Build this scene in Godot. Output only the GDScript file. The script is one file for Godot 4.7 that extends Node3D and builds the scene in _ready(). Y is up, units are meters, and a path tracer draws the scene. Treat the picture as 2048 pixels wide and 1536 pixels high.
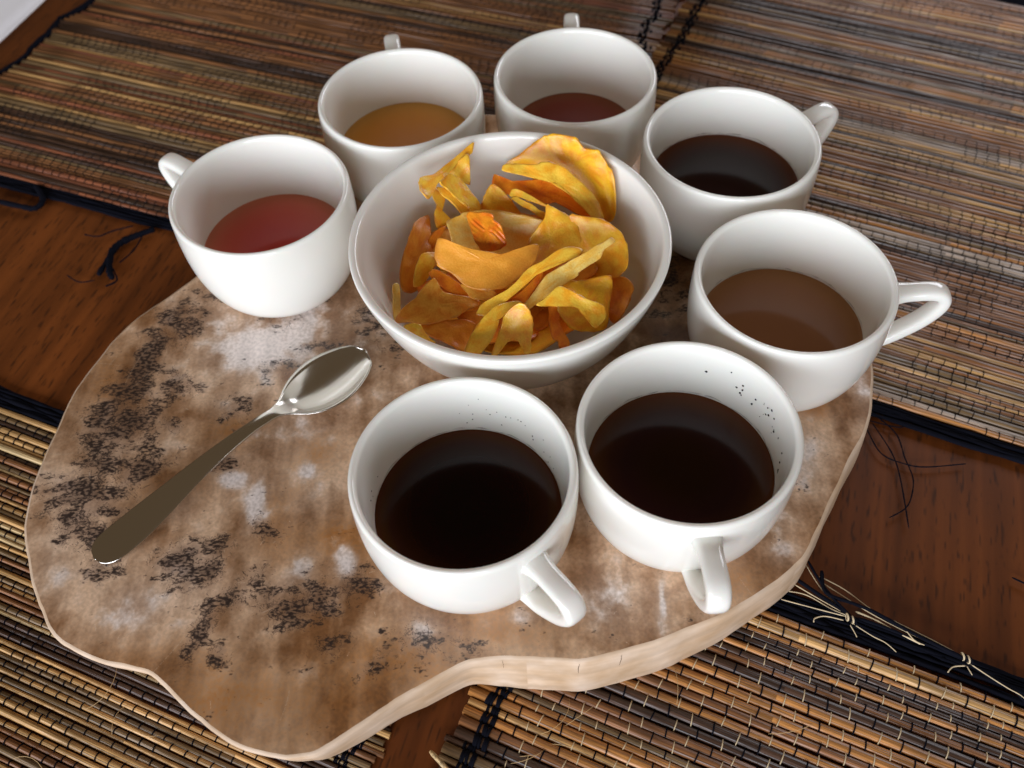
extends Node3D

const BOARD_TOP := 0.031
const TEX_X := -0.2165
const TEX_Z := -0.4565
const TEX_W := 0.3895
const TEX_H := 0.371
var rng := RandomNumberGenerator.new()
var taken := {}
var M := {}


# ---------------------------------------------------------------- helpers
func numbered(called: String) -> String:
	var n: int = taken.get(called, 0)
	taken[called] = n + 1
	return called if n == 0 else "%s_%03d" % [called, n]


func tag(o: Node3D, label: String, category: String, group := "") -> void:
	o.set_meta("label", label)
	o.set_meta("category", category)
	if group:
		o.set_meta("group", group)


func thing(called: String, label: String, category: String, at := Vector3.ZERO, turn := 0.0, group := "") -> Node3D:
	var o := Node3D.new()
	o.name = numbered(called)
	add_child(o)
	o.position = at
	o.rotation.y = turn
	tag(o, label, category, group)
	return o


func part(called: String, mesh: Mesh, material: Material, parent: Node3D, kind := "") -> MeshInstance3D:
	var o := MeshInstance3D.new()
	o.mesh = mesh
	o.material_override = material
	if parent == self:
		o.name = numbered(called)
	else:
		var n := 0
		var want := called
		while parent.has_node(NodePath(want)):
			n += 1
			want = "%s_%03d" % [called, n]
		o.name = want
	parent.add_child(o, true)
	if kind:
		o.set_meta("kind", kind)
	return o


func scatter(called: String, mesh: Mesh, places: Array, material: Material, parent: Node3D) -> MultiMeshInstance3D:
	var mm := MultiMesh.new()
	mm.transform_format = MultiMesh.TRANSFORM_3D
	mm.mesh = mesh
	mm.instance_count = places.size()
	for i in places.size():
		mm.set_instance_transform(i, places[i])
	var o := MultiMeshInstance3D.new()
	o.name = called
	o.multimesh = mm
	o.material_override = material
	parent.add_child(o, true)
	o.set_meta("kind", "stuff")
	return o


func mat(color: Color, rough: float, spec := 0.5, metal := 0.0) -> StandardMaterial3D:
	var m := StandardMaterial3D.new()
	m.albedo_color = color
	m.roughness = rough
	m.metallic = metal
	m.metallic_specular = spec
	return m


func srgb(r: float, g: float, b: float) -> Color:
	return Color(r / 255.0, g / 255.0, b / 255.0)


func noise(w: int, h: int, freq: float, seed_: int, octaves := 4, ridged := false, warp := 0.0) -> Image:
	var n := FastNoiseLite.new()
	n.seed = seed_
	n.noise_type = FastNoiseLite.TYPE_SIMPLEX_SMOOTH
	n.frequency = freq
	n.fractal_type = FastNoiseLite.FRACTAL_RIDGED if ridged else FastNoiseLite.FRACTAL_FBM
	n.fractal_octaves = octaves
	if warp > 0.0:
		n.domain_warp_enabled = true
		n.domain_warp_amplitude = warp
		n.domain_warp_frequency = freq * 1.3
		n.domain_warp_fractal_octaves = 3
	return n.get_image(w, h)


func stretched(w: int, h: int, w0: int, h0: int, freq: float, seed_: int, octaves := 4) -> Image:
	var im := noise(w0, h0, freq, seed_, octaves)
	im.resize(w, h, Image.INTERPOLATE_CUBIC)
	return im


func bytes_of(im: Image) -> PackedByteArray:
	im.convert(Image.FORMAT_L8)
	return im.get_data()


func step3(a: float, b: float, x: float) -> float:
	var t := clampf((x - a) / (b - a), 0.0, 1.0)
	return t * t * (3.0 - 2.0 * t)


func grid_mesh(rows: Array, closed_u: bool, uvs := Vector2(1, 1)) -> ArrayMesh:
	# rows of equally many points; smooth normals
	var st := SurfaceTool.new()
	st.begin(Mesh.PRIMITIVE_TRIANGLES)
	st.set_smooth_group(0)
	var n: int = rows[0].size()
	for r in rows.size():
		for c in n:
			st.set_uv(Vector2(float(c) / (n - (0 if closed_u else 1)) * uvs.x, float(r) / (rows.size() - 1) * uvs.y))
			st.add_vertex(rows[r][c])
	for r in rows.size() - 1:
		for c in (n if closed_u else n - 1):
			var a := r * n + c
			var b := r * n + (c + 1) % n
			var d := a + n
			var e := b + n
			for k in [a, b, e, a, e, d]:
				st.add_index(k)
	st.generate_normals()
	return st.commit()


func lathe(profile: Array, segs: int) -> ArrayMesh:
	# profile of Vector2(radius, y), smoothed by the caller
	var rows := []
	for p in profile:
		var row := PackedVector3Array()
		for k in segs:
			var a := TAU * k / segs
			row.append(Vector3(p.x * cos(a), p.y, p.x * sin(a)))
		rows.append(row)
	return grid_mesh(rows, true)


func smooth2(points: Array, sub: int, closed := false) -> Array:
	var out := []
	var n := points.size()
	for i in (n if closed else n - 1):
		var p0: Vector2 = points[(i - 1 + n) % n] if closed else points[maxi(i - 1, 0)]
		var p1: Vector2 = points[i]
		var p2: Vector2 = points[(i + 1) % n]
		var p3: Vector2 = points[(i + 2) % n] if closed else points[mini(i + 2, n - 1)]
		for k in sub:
			out.append(p1.cubic_interpolate(p2, p0, p3, float(k) / sub))
	if not closed:
		out.append(points[n - 1])
	return out


func smooth3(points: Array, sub: int) -> Array:
	var out := []
	var n := points.size()
	for i in n - 1:
		var p0: Vector3 = points[maxi(i - 1, 0)]
		var p3: Vector3 = points[mini(i + 2, n - 1)]
		var p1: Vector3 = points[i]
		for k in sub:
			out.append(p1.cubic_interpolate(points[i + 1], p0, p3, float(k) / sub))
	out.append(points[n - 1])
	return out


func tube(points: Array, radius: float, sides := 6, wobble := 0.0, tip := 0.6) -> ArrayMesh:
	var rows := []
	for i in points.size():
		var p: Vector3 = points[i]
		var q: Vector3 = points[mini(i + 1, points.size() - 1)] - points[maxi(i - 1, 0)]
		q = q.normalized()
		var side := q.cross(Vector3.UP)
		side = side.normalized() if side.length() > 0.01 else Vector3.RIGHT
		var up := side.cross(q)
		var r := radius * (1.0 + wobble * rng.randf_range(-1, 1))
		if i == 0 or i == points.size() - 1:
			r *= tip
		var row := PackedVector3Array()
		for k in sides:
			var a := TAU * k / sides
			row.append(p + side * cos(a) * r + up * sin(a) * r)
		rows.append(row)
	var cap0 := PackedVector3Array()
	var cap1 := PackedVector3Array()
	for k in sides:
		cap0.append(points[0])
		cap1.append(points[points.size() - 1])
	rows.push_front(cap0)
	rows.append(cap1)
	return grid_mesh(rows, true)


func joined(meshes: Array) -> ArrayMesh:
	var st := SurfaceTool.new()
	st.begin(Mesh.PRIMITIVE_TRIANGLES)
	for m in meshes:
		st.append_from(m, 0, Transform3D())
	return st.commit()


func mm3(list: Array) -> Array:
	var out := []
	for v in list:
		out.append(Vector3(v[0], v[1], v[2]) * 0.001)
	return out


func slab(size: Vector3, bevel: float, uv_scale: float) -> ArrayMesh:
	# box whose top edges are rounded, top at y = 0, uv in metres / uv_scale
	var rows := []
	var steps := 4
	var ring := func(inset: float, y: float) -> PackedVector3Array:
		var x := size.x / 2 - inset
		var z := size.z / 2 - inset
		return PackedVector3Array([Vector3(-x, y, -z), Vector3(x, y, -z), Vector3(x, y, z), Vector3(-x, y, z)])
	rows.append(ring.call(0.0, -size.y))
	for k in steps + 1:
		var a := PI / 2 * k / steps
		rows.append(ring.call(bevel * (1 - cos(a)), -bevel * (1 - sin(a))))
	var st := SurfaceTool.new()
	st.begin(Mesh.PRIMITIVE_TRIANGLES)
	st.set_smooth_group(-1)
	var put := func(a: Vector3, b: Vector3, c: Vector3) -> void:
		for v: Vector3 in [a, b, c]:
			st.set_uv(Vector2(v.x, v.z) / uv_scale)
			st.add_vertex(v)
	for r in rows.size() - 1:
		for c in 4:
			var a: Vector3 = rows[r][c]
			var b: Vector3 = rows[r][(c + 1) % 4]
			var d: Vector3 = rows[r + 1][c]
			var e: Vector3 = rows[r + 1][(c + 1) % 4]
			put.call(a, b, e)
			put.call(a, e, d)
	var t: PackedVector3Array = rows[rows.size() - 1]
	put.call(t[0], t[1], t[2])
	put.call(t[0], t[2], t[3])
	var u: PackedVector3Array = rows[0]
	put.call(u[2], u[1], u[0])
	put.call(u[3], u[2], u[0])
	st.generate_normals()
	return st.commit()


# ---------------------------------------------------------------- materials
func mask(list: Array, w: int, h: int) -> Image:
	var small := Image.create(160, 152, false, Image.FORMAT_L8)
	for y in 152:
		for x in 160:
			var u := (x + 0.5) / 160.0
			var v := (y + 0.5) / 152.0
			var s := 0.0
			for b in list:
				var du: float = u - b[0]
				var dv: float = v - b[1]
				var a: float = b[2] * du + b[3] * dv
				var c: float = b[4] * du + b[5] * dv
				var q: float = a * a + c * c
				if q < 5.0:
					s = maxf(s, b[6] * exp(-0.75 * q))
			small.set_pixel(x, y, Color(s, s, s))
	small.resize(w, h, Image.INTERPOLATE_CUBIC)
	return small


func board_texture() -> ImageTexture:
	var w := 1560
	var h := 1486
	var dark := bytes_of(mask([[0.102,0.489,9.399,-12.11,55.276,16.128,1.0],[0.091,0.586,21.935,-9.024,7.184,24.581,0.95],[0.062,0.68,20.71,-7.766,5.518,35.312,0.8],[0.127,0.654,27.776,-13.385,18.526,44.642,0.8],[0.082,0.731,28.349,2.488,-18.126,40.996,0.7],[0.149,0.529,43.203,-7.289,-3.091,45.525,0.7],[0.15,0.589,76.963,-13.346,-6.341,96.347,0.8],[0.19,0.774,32.476,-15.556,17.369,45.457,0.85],[0.224,0.569,33.801,11.111,-25.671,35.028,0.55],[0.275,0.509,26.821,-6.292,9.109,54.225,0.42],[0.331,0.476,26.374,-5.347,8.959,52.696,0.38],[0.218,0.652,37.074,-16.008,28.695,70.532,0.5],[0.227,0.767,29.557,-24.898,35.527,33.838,0.65],[0.23,0.858,14.029,-22.498,83.144,32.465,0.75],[0.337,0.833,23.066,-9.395,12.84,35.935,0.72],[0.377,0.818,30.54,-11.589,14.293,39.991,0.62],[0.28,0.743,39.86,-58.545,38.988,15.343,0.5],[0.271,0.797,37.687,-31.326,38.536,38.354,0.55],[0.456,0.879,33.338,-0.475,-2.641,46.873,0.5],[0.496,0.894,40.392,0.432,-3.544,63.426,0.45],[0.389,0.441,10.476,14.04,-28.289,12.768,0.5],[0.127,0.418,22.811,-13.074,18.856,22.596,0.65],[0.166,0.376,38.068,-5.651,-3.209,43.812,0.45],[0.762,0.392,25.587,3.468,-1.035,13.94,0.5],[0.412,0.905,29.94,-17.055,31.081,54.361,0.42],[0.309,0.358,25.183,-2.009,-2.659,35.816,0.4],[0.247,0.886,66.935,-9.727,-4.223,75.833,0.5],[0.09,0.541,14.687,-20.762,33.313,8.491,0.85],[0.087,0.637,28.044,-5.957,-2.004,31.318,0.75],[0.09,0.692,24.896,-5.405,-2.258,36.366,0.75],[0.056,0.713,45.312,-10.827,-2.397,39.101,0.6],[0.217,0.791,29.073,-13.606,16.051,42.672,0.7],[0.253,0.822,30.62,-13.938,16.826,45.942,0.6],[0.295,0.825,26.887,-2.984,-3.001,51.833,0.55],[0.139,0.432,22.401,-16.742,29.773,22.451,0.65],[0.263,0.428,39.034,-4.089,-2.748,38.328,0.4],[0.114,0.776,41.767,-8.937,-3.3,55.716,0.5],[0.361,0.881,31.754,-12.846,19.738,57.209,0.4]], w, h))
	var white := bytes_of(mask([[0.249,0.47,12.861,-3.974,6.173,20.388,0.9],[0.223,0.557,26.377,-10.765,16.447,38.467,0.4],[0.312,0.608,11.461,-6.107,13.236,18.772,0.38],[0.29,0.678,15.268,-6.082,8.86,22.432,0.34],[0.194,0.81,15.104,-7.359,9.548,25.545,0.3],[0.314,0.414,17.249,-1.376,-2.056,28.429,0.45],[0.829,0.738,26.279,5.284,-1.233,19.856,0.35],[0.326,0.707,22.727,-12.598,20.794,31.293,0.4],[0.179,0.422,25.958,-3.772,-2.063,28.786,0.5],[0.189,0.491,35.798,-5.202,-3.033,43.765,0.55],[0.329,0.441,26.205,-1.927,-2.595,36.352,0.5],[0.266,0.703,71.667,7.657,-9.18,25.009,0.75],[0.244,0.675,42.245,-5.48,-4.239,67.243,0.6],[0.158,0.825,28.303,-14.535,12.783,34.233,0.6],[0.318,0.8,25.059,-20.155,46.255,47.421,0.5],[0.37,0.791,72.912,-4.68,-2.781,46.941,0.8],[0.317,0.666,80.214,-7.151,-3.321,52.292,0.55],[0.639,0.848,31.522,-12.942,15.133,27.635,0.55],[0.696,0.856,219.041,29.345,-1.905,33.063,0.8],[0.876,0.674,34.851,-8.363,12.671,22.575,0.55],[0.826,0.806,56.268,11.665,-3.359,56.311,0.5],[0.456,0.868,66.191,-0.944,-3.733,65.802,0.65],[0.557,0.862,58.219,2.803,-5.768,100.994,0.5],[0.259,0.383,17.991,-1.885,-2.523,34.442,0.45],[0.059,0.773,46.895,-11.498,-1.432,24.173,0.3],[0.369,0.487,26.802,-1.469,-2.03,29.044,0.5],[0.283,0.614,17.726,-9.745,19.774,27.823,0.35],[0.968,0.592,77.093,19.951,-1.298,19.201,0.45],[0.591,-0.021,21.373,0.962,-1.705,19.293,0.3],[0.796,0.742,30.73,5.603,-1.636,26.448,0.3],[0.181,0.704,45.093,-7.538,-3.169,51.221,0.3],[0.032,0.661,47.662,-73.372,24.945,5.982,0.25]], w, h))
	var orange := bytes_of(mask([[0.368,0.76,37.257,-2.391,-2.347,38.912,0.8],[0.32,0.638,24.724,-13.273,19.087,27.59,0.5],[0.229,0.604,32.851,-4.364,-3.002,45.868,0.55],[0.908,0.611,50.393,11.547,-3.47,51.938,0.6],[0.299,0.95,20.946,-2.456,-2.217,41.398,0.4],[0.413,0.941,32.524,-1.377,-2.618,48.415,0.5],[0.234,0.901,31.694,-4.903,-2.552,46.28,0.5],[0.779,0.833,32.415,5.911,-2.448,41.766,0.4],[0.291,0.695,28.043,-2.938,-2.261,36.214,0.4],[0.08,0.532,27.42,-5.61,-2.178,32.205,0.4],[0.465,0.82,32.17,-0.258,-2.047,35.04,0.3],[0.263,0.933,10.239,0.321,-5.319,23.033,0.5],[0.432,0.906,13.14,-3.661,6.193,26.832,0.5],[0.356,0.948,17.439,-1.391,-1.591,29.627,0.45],[0.161,0.683,21.128,-9.953,13.235,32.664,0.35],[0.531,0.875,16.646,0.542,-2.115,37.344,0.4],[0.064,0.515,18.198,-19.235,24.201,10.912,0.4],[0.297,0.744,30.753,-3.221,-1.637,26.957,0.35]], w, h))
	var low := bytes_of(noise(w, h, 0.0028, 11, 3))
	var mid := bytes_of(noise(w, h, 0.010, 12, 5, false, 26.0))
	var fine := bytes_of(noise(w, h, 0.11, 13, 3))
	var jag := bytes_of(noise(w, h, 0.024, 14, 5, false, 16.0))
	var lines := bytes_of(noise(w, h, 0.013, 15, 3, true, 26.0))
	var veins := bytes_of(noise(w, h, 0.022, 16, 3, true, 26.0))
	var grain := bytes_of(stretched(w, h, 640, 90, 0.06, 17))
	var st := bytes_of(stretched(w, h, w / 2, h, 0.15, 20, 3))
	var loops := bytes_of(noise(w, h, 0.017, 19, 3, false, 30.0))
	var horiz := bytes_of(stretched(w, h, w / 2, h, 0.026, 18, 6))
	var out := PackedByteArray()
	out.resize(w * h * 3)
	var k := 1.0 / 255.0
	for i in w * h:
		var f := (fine[i] * k - 0.5)
		var m := (mid[i] * k - 0.5)
		var j := (jag[i] * k - 0.5)
		var l := low[i] * k - 0.5
		var g := grain[i] * k - 0.5
		var d0 := dark[i] * k
		# base: tan to brown
		var t := clampf(0.62 + l * 1.2 + m * 1.25 + j * 0.3 + g * 0.35, 0.0, 1.0)
		var r := 128.0 + 84.0 * t
		var gg := 88.0 + 90.0 * t
		var b := 56.0 + 90.0 * t
		var o := clampf(orange[i] * k * (1.0 + m * 2.6 + f * 1.0) + maxf(0.0, -l * 0.8 - 0.12), 0.0, 1.0)
		r = lerpf(r, 150.0, o * 0.85)
		gg = lerpf(gg, 94.0, o * 0.85)
		b = lerpf(b, 44.0, o * 0.85)
		var wq := white[i] * k
		var wv := clampf(0.55 * wq + 0.75 * step3(0.28, 0.66, wq + m * 0.70 + j * 0.25) * (0.80 + f * 0.35) + maxf(0.0, m * 1.0 - 0.2), 0.0, 1.0)
		r = lerpf(r, 232.0, wv * 0.9)
		gg = lerpf(gg, 223.0, wv * 0.9)
		b = lerpf(b, 219.0, wv * 0.9)
		# grey brown soft stain round the dark parts, then the jagged black patches and lines
		var h1 := horiz[i] * k - 0.5
		var soft := step3(0.18, 0.80, d0 + m * 0.45 + h1 * 0.45)
		r = lerpf(r, 118.0, soft * 0.5)
		gg = lerpf(gg, 92.0, soft * 0.5)
		b = lerpf(b, 76.0, soft * 0.5)
		var field := d0 * 0.80 + h1 * 0.95 + j * 0.45 + m * 0.25
		var body := step3(0.38, 0.66, field + (st[i] * k - 0.5) * 0.55 + f * 0.25)
		# inky outlines along the border of each stain, dense mottling inside it
		var edge := 1.0 - clampf(absf(field - 0.46 + f * 0.12) / 0.045, 0.0, 1.0)
		var ink := maxf(body * (0.22 + 0.66 * step3(-0.16, 0.20, st[i] * k - 0.5 + j * 0.4 + f * 0.4)), edge * 0.85 * step3(0.12, 0.3, d0))
		var near := step3(0.18, 0.40, d0)
		var ct := 1.0 - clampf(absf(loops[i] * k - 0.47) / 0.018, 0.0, 1.0)
		ink = maxf(ink, ct * step3(0.13, 0.26, d0 + m * 0.25) * clampf(0.66 + f * 1.2 + h1 * 0.8, 0.0, 0.9))
		var ct2 := 1.0 - clampf(absf(loops[i] * k - 0.60) / 0.016, 0.0, 1.0)
		ink = maxf(ink, ct2 * step3(0.20, 0.4, d0) * 0.75)
		ink = maxf(ink, step3(0.88, 0.945, lines[i] * k) * near * (0.55 + f))
		ink = maxf(ink, step3(0.90, 0.95, veins[i] * k) * step3(0.26, 0.5, d0) * (0.6 + f))
		if f > 0.24 and m < 0.05:
			ink = maxf(ink, (f - 0.24) * 3.0 * (0.25 + d0 * 1.6))
		ink = clampf(ink, 0.0, 0.95)
		r = lerpf(r, 42.0, ink)
		gg = lerpf(gg, 33.0, ink)
		b = lerpf(b, 31.0, ink)
		var s := 1.0 + f * 0.20 + g * 0.12
		out[i * 3] = int(clampf(r * s, 0, 255))
		out[i * 3 + 1] = int(clampf(gg * s, 0, 255))
		out[i * 3 + 2] = int(clampf(b * s, 0, 255))
	var im := Image.create_from_data(w, h, false, Image.FORMAT_RGB8, out)
	for sc in [[0.039,0.487,0.072,0.493],[0.012,0.622,0.046,0.624],[0.186,0.903,0.215,0.862],[0.056,0.494,0.065,0.476],[0.701,0.822,0.693,0.9],[0.789,0.851,0.778,0.827],[0.084,0.524,0.114,0.445],[0.093,0.53,0.111,0.502],[0.012,0.694,0.043,0.682],[0.438,0.777,0.481,0.786],[0.319,0.956,0.325,0.926]]:
		scratch(im, Vector2(sc[0] * w, sc[1] * h), Vector2(sc[2] * w, sc[3] * h), srgb(205, 188, 165), 0.55)
	for n in 130:
		var at := Vector2(rng.randf() * w, rng.randf_range(0.3, 1.0) * h)
		scratch(im, at, at + Vector2.from_angle(rng.randf() * TAU) * rng.randf_range(3, 14), srgb(225, 210, 190), 0.6)
	return ImageTexture.create_from_image(im)


func scratch(im: Image, a: Vector2, b: Vector2, c: Color, strength: float) -> void:
	var n := int(a.distance_to(b)) + 1
	var bend := (b - a).orthogonal() * rng.randf_range(-0.08, 0.08)
	for i in n:
		var t := float(i) / n
		var p := a.lerp(b, t) + bend * sin(t * PI)
		if rng.randf() < 0.25 or p.x < 1 or p.y < 1 or p.x >= im.get_width() - 1 or p.y >= im.get_height() - 1:
			continue
		im.set_pixelv(Vector2i(p), im.get_pixelv(Vector2i(p)).lerp(c, strength * rng.randf_range(0.5, 1.0)))


func table_texture() -> ImageTexture:
	# grain runs along v; 1500 px stand for 1 m
	var n := 1500
	var broad := bytes_of(stretched(n, n, 380, 10, 0.02, 21))
	var streak := bytes_of(stretched(n, n, 1500, 30, 0.06, 22, 5))
	var pore := bytes_of(stretched(n, n, 1500, 260, 0.26, 23, 3))
	var cloud := bytes_of(noise(n, n, 0.005, 24, 3))
	var out := PackedByteArray()
	out.resize(n * n * 3)
	for i in n * n:
		var t := clampf(0.5 + (broad[i] - 128) / 255.0 * 0.9 + (streak[i] - 128) / 255.0 * 0.7 + (cloud[i] - 128) / 255.0 * 0.5, 0.0, 1.0)
		var p := step3(0.62, 0.86, pore[i] / 255.0) * 0.5
		out[i * 3] = int(lerpf(lerpf(74, 122, t), 32, p))
		out[i * 3 + 1] = int(lerpf(lerpf(38, 66, t), 18, p))
		out[i * 3 + 2] = int(lerpf(lerpf(15, 28, t), 12, p))
	return ImageTexture.create_from_image(Image.create_from_data(n, n, false, Image.FORMAT_RGB8, out))


func materials() -> void:
	M.ceramic = mat(srgb(236, 233, 224), 0.10, 0.5)
	M.ceramic.subsurf_scatter_enabled = true
	M.ceramic.subsurf_scatter_strength = 0.12
	var bt := mat(Color.WHITE, 0.22, 0.5)
	bt.albedo_texture = board_texture()
	bt.heightmap_enabled = true
	bt.heightmap_scale = 0.012
	bt.heightmap_texture = ImageTexture.create_from_image(noise(512, 512, 0.03, 31, 4))
	bt.texture_repeat = true
	M.board_top = bt
	var be := mat(srgb(234, 214, 190), 0.5, 0.4)
	var edge_img := Image.create(256, 256, false, Image.FORMAT_RGB8)
	var e1 := bytes_of(noise(256, 256, 0.018, 33, 4))
	var e2 := bytes_of(stretched(256, 256, 30, 256, 0.08, 34))
	for y in 256:
		for x in 256:
			var t := e1[y * 256 + x] / 255.0
			var s := 0.90 + 0.14 * e2[y * 256 + x] / 255.0
			edge_img.set_pixel(x, y, Color(lerpf(0.80, 1.0, t) * s, lerpf(0.72, 1.0, t) * s, lerpf(0.62, 1.02, t) * s))
	be.albedo_texture = ImageTexture.create_from_image(edge_img)
	be.uv1_triplanar = true
	be.uv1_scale = Vector3.ONE * 9.0
	M.board_edge = be
	M.crack = mat(srgb(70, 50, 36), 0.9, 0.2)
	var tt := mat(Color.WHITE, 0.42, 0.27)
	tt.albedo_texture = table_texture()
	tt.uv1_offset = Vector3(0.9, 0.75, 0)
	M.table = tt
	# reed colours share one grain
	var grain := Image.create(512, 64, false, Image.FORMAT_RGB8)
	var g1 := bytes_of(stretched(512, 64, 24, 64, 0.16, 41))
	var g2 := bytes_of(stretched(512, 64, 40, 64, 0.02, 42))
	for y in 64:
		for x in 512:
			var t := 0.52 + 0.54 * g1[y * 512 + x] / 255.0 + 0.18 * (g2[y * 512 + x] / 255.0 - 0.5)
			grain.set_pixel(x, y, Color(t, t * 0.985, t * 0.96))
	var gt := ImageTexture.create_from_image(grain)
	var reeds := {"tan": srgb(224, 178, 116), "pale": srgb(232, 202, 150), "olive": srgb(138, 112, 78), "brown": srgb(158, 108, 68), "red": srgb(160, 98, 68), "dark": srgb(84, 60, 46), "orange": srgb(206, 144, 80), "grey": srgb(206, 186, 168)}
	for k: String in reeds:
		var m := mat(reeds[k], 0.38, 0.5)
		m.albedo_texture = gt
		m.heightmap_enabled = true
		m.heightmap_texture = gt
		m.heightmap_scale = 0.035
		M["reed_" + k] = m
	M.navy = mat(srgb(16, 17, 25), 0.95, 0.15)
	M.black_thread = mat(srgb(30, 27, 28), 0.8, 0.3)
	M.cream = mat(srgb(206, 186, 150), 0.8, 0.3)
	M.fibre = mat(srgb(196, 164, 116), 0.7, 0.3)
	var steel := mat(srgb(205, 200, 192), 0.17, 0.5, 1.0)
	steel.heightmap_enabled = true
	steel.heightmap_texture = ImageTexture.create_from_image(stretched(256, 512, 200, 24, 0.2, 61))
	steel.heightmap_scale = 0.0012
	M.steel = steel
	M.grounds = mat(srgb(28, 18, 14), 0.6, 0.4)
	M.white_paint = mat(srgb(250, 250, 252), 0.4, 0.5)
	M.floor = mat(srgb(245, 243, 240), 0.6, 0.4)
	M.post = mat(srgb(40, 36, 34), 0.6, 0.4)
	# fried slices: colour per vertex, oily, fine blistered relief
	var cm := mat(Color.WHITE, 0.30, 0.5)
	cm.vertex_color_use_as_albedo = true
	cm.backlight_enabled = true
	cm.backlight = Color(0.34, 0.27, 0.10)
	cm.heightmap_enabled = true
	cm.heightmap_texture = ImageTexture.create_from_image(noise(256, 256, 0.07, 51, 4))
	cm.heightmap_scale = 0.010
	cm.uv1_triplanar = true
	cm.uv1_scale = Vector3.ONE * 60.0
	var blist := Image.create(256, 256, false, Image.FORMAT_RGB8)
	var b1 := bytes_of(noise(256, 256, 0.05, 52, 4))
	for y in 256:
		for x in 256:
			var t := step3(0.15, 0.75, b1[y * 256 + x] / 255.0)
			blist.set_pixel(x, y, Color(lerpf(0.97, 1.0, t), lerpf(0.93, 1.0, t), lerpf(0.80, 1.0, t)))
	cm.albedo_texture = ImageTexture.create_from_image(blist)
	M.chip = cm


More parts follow.
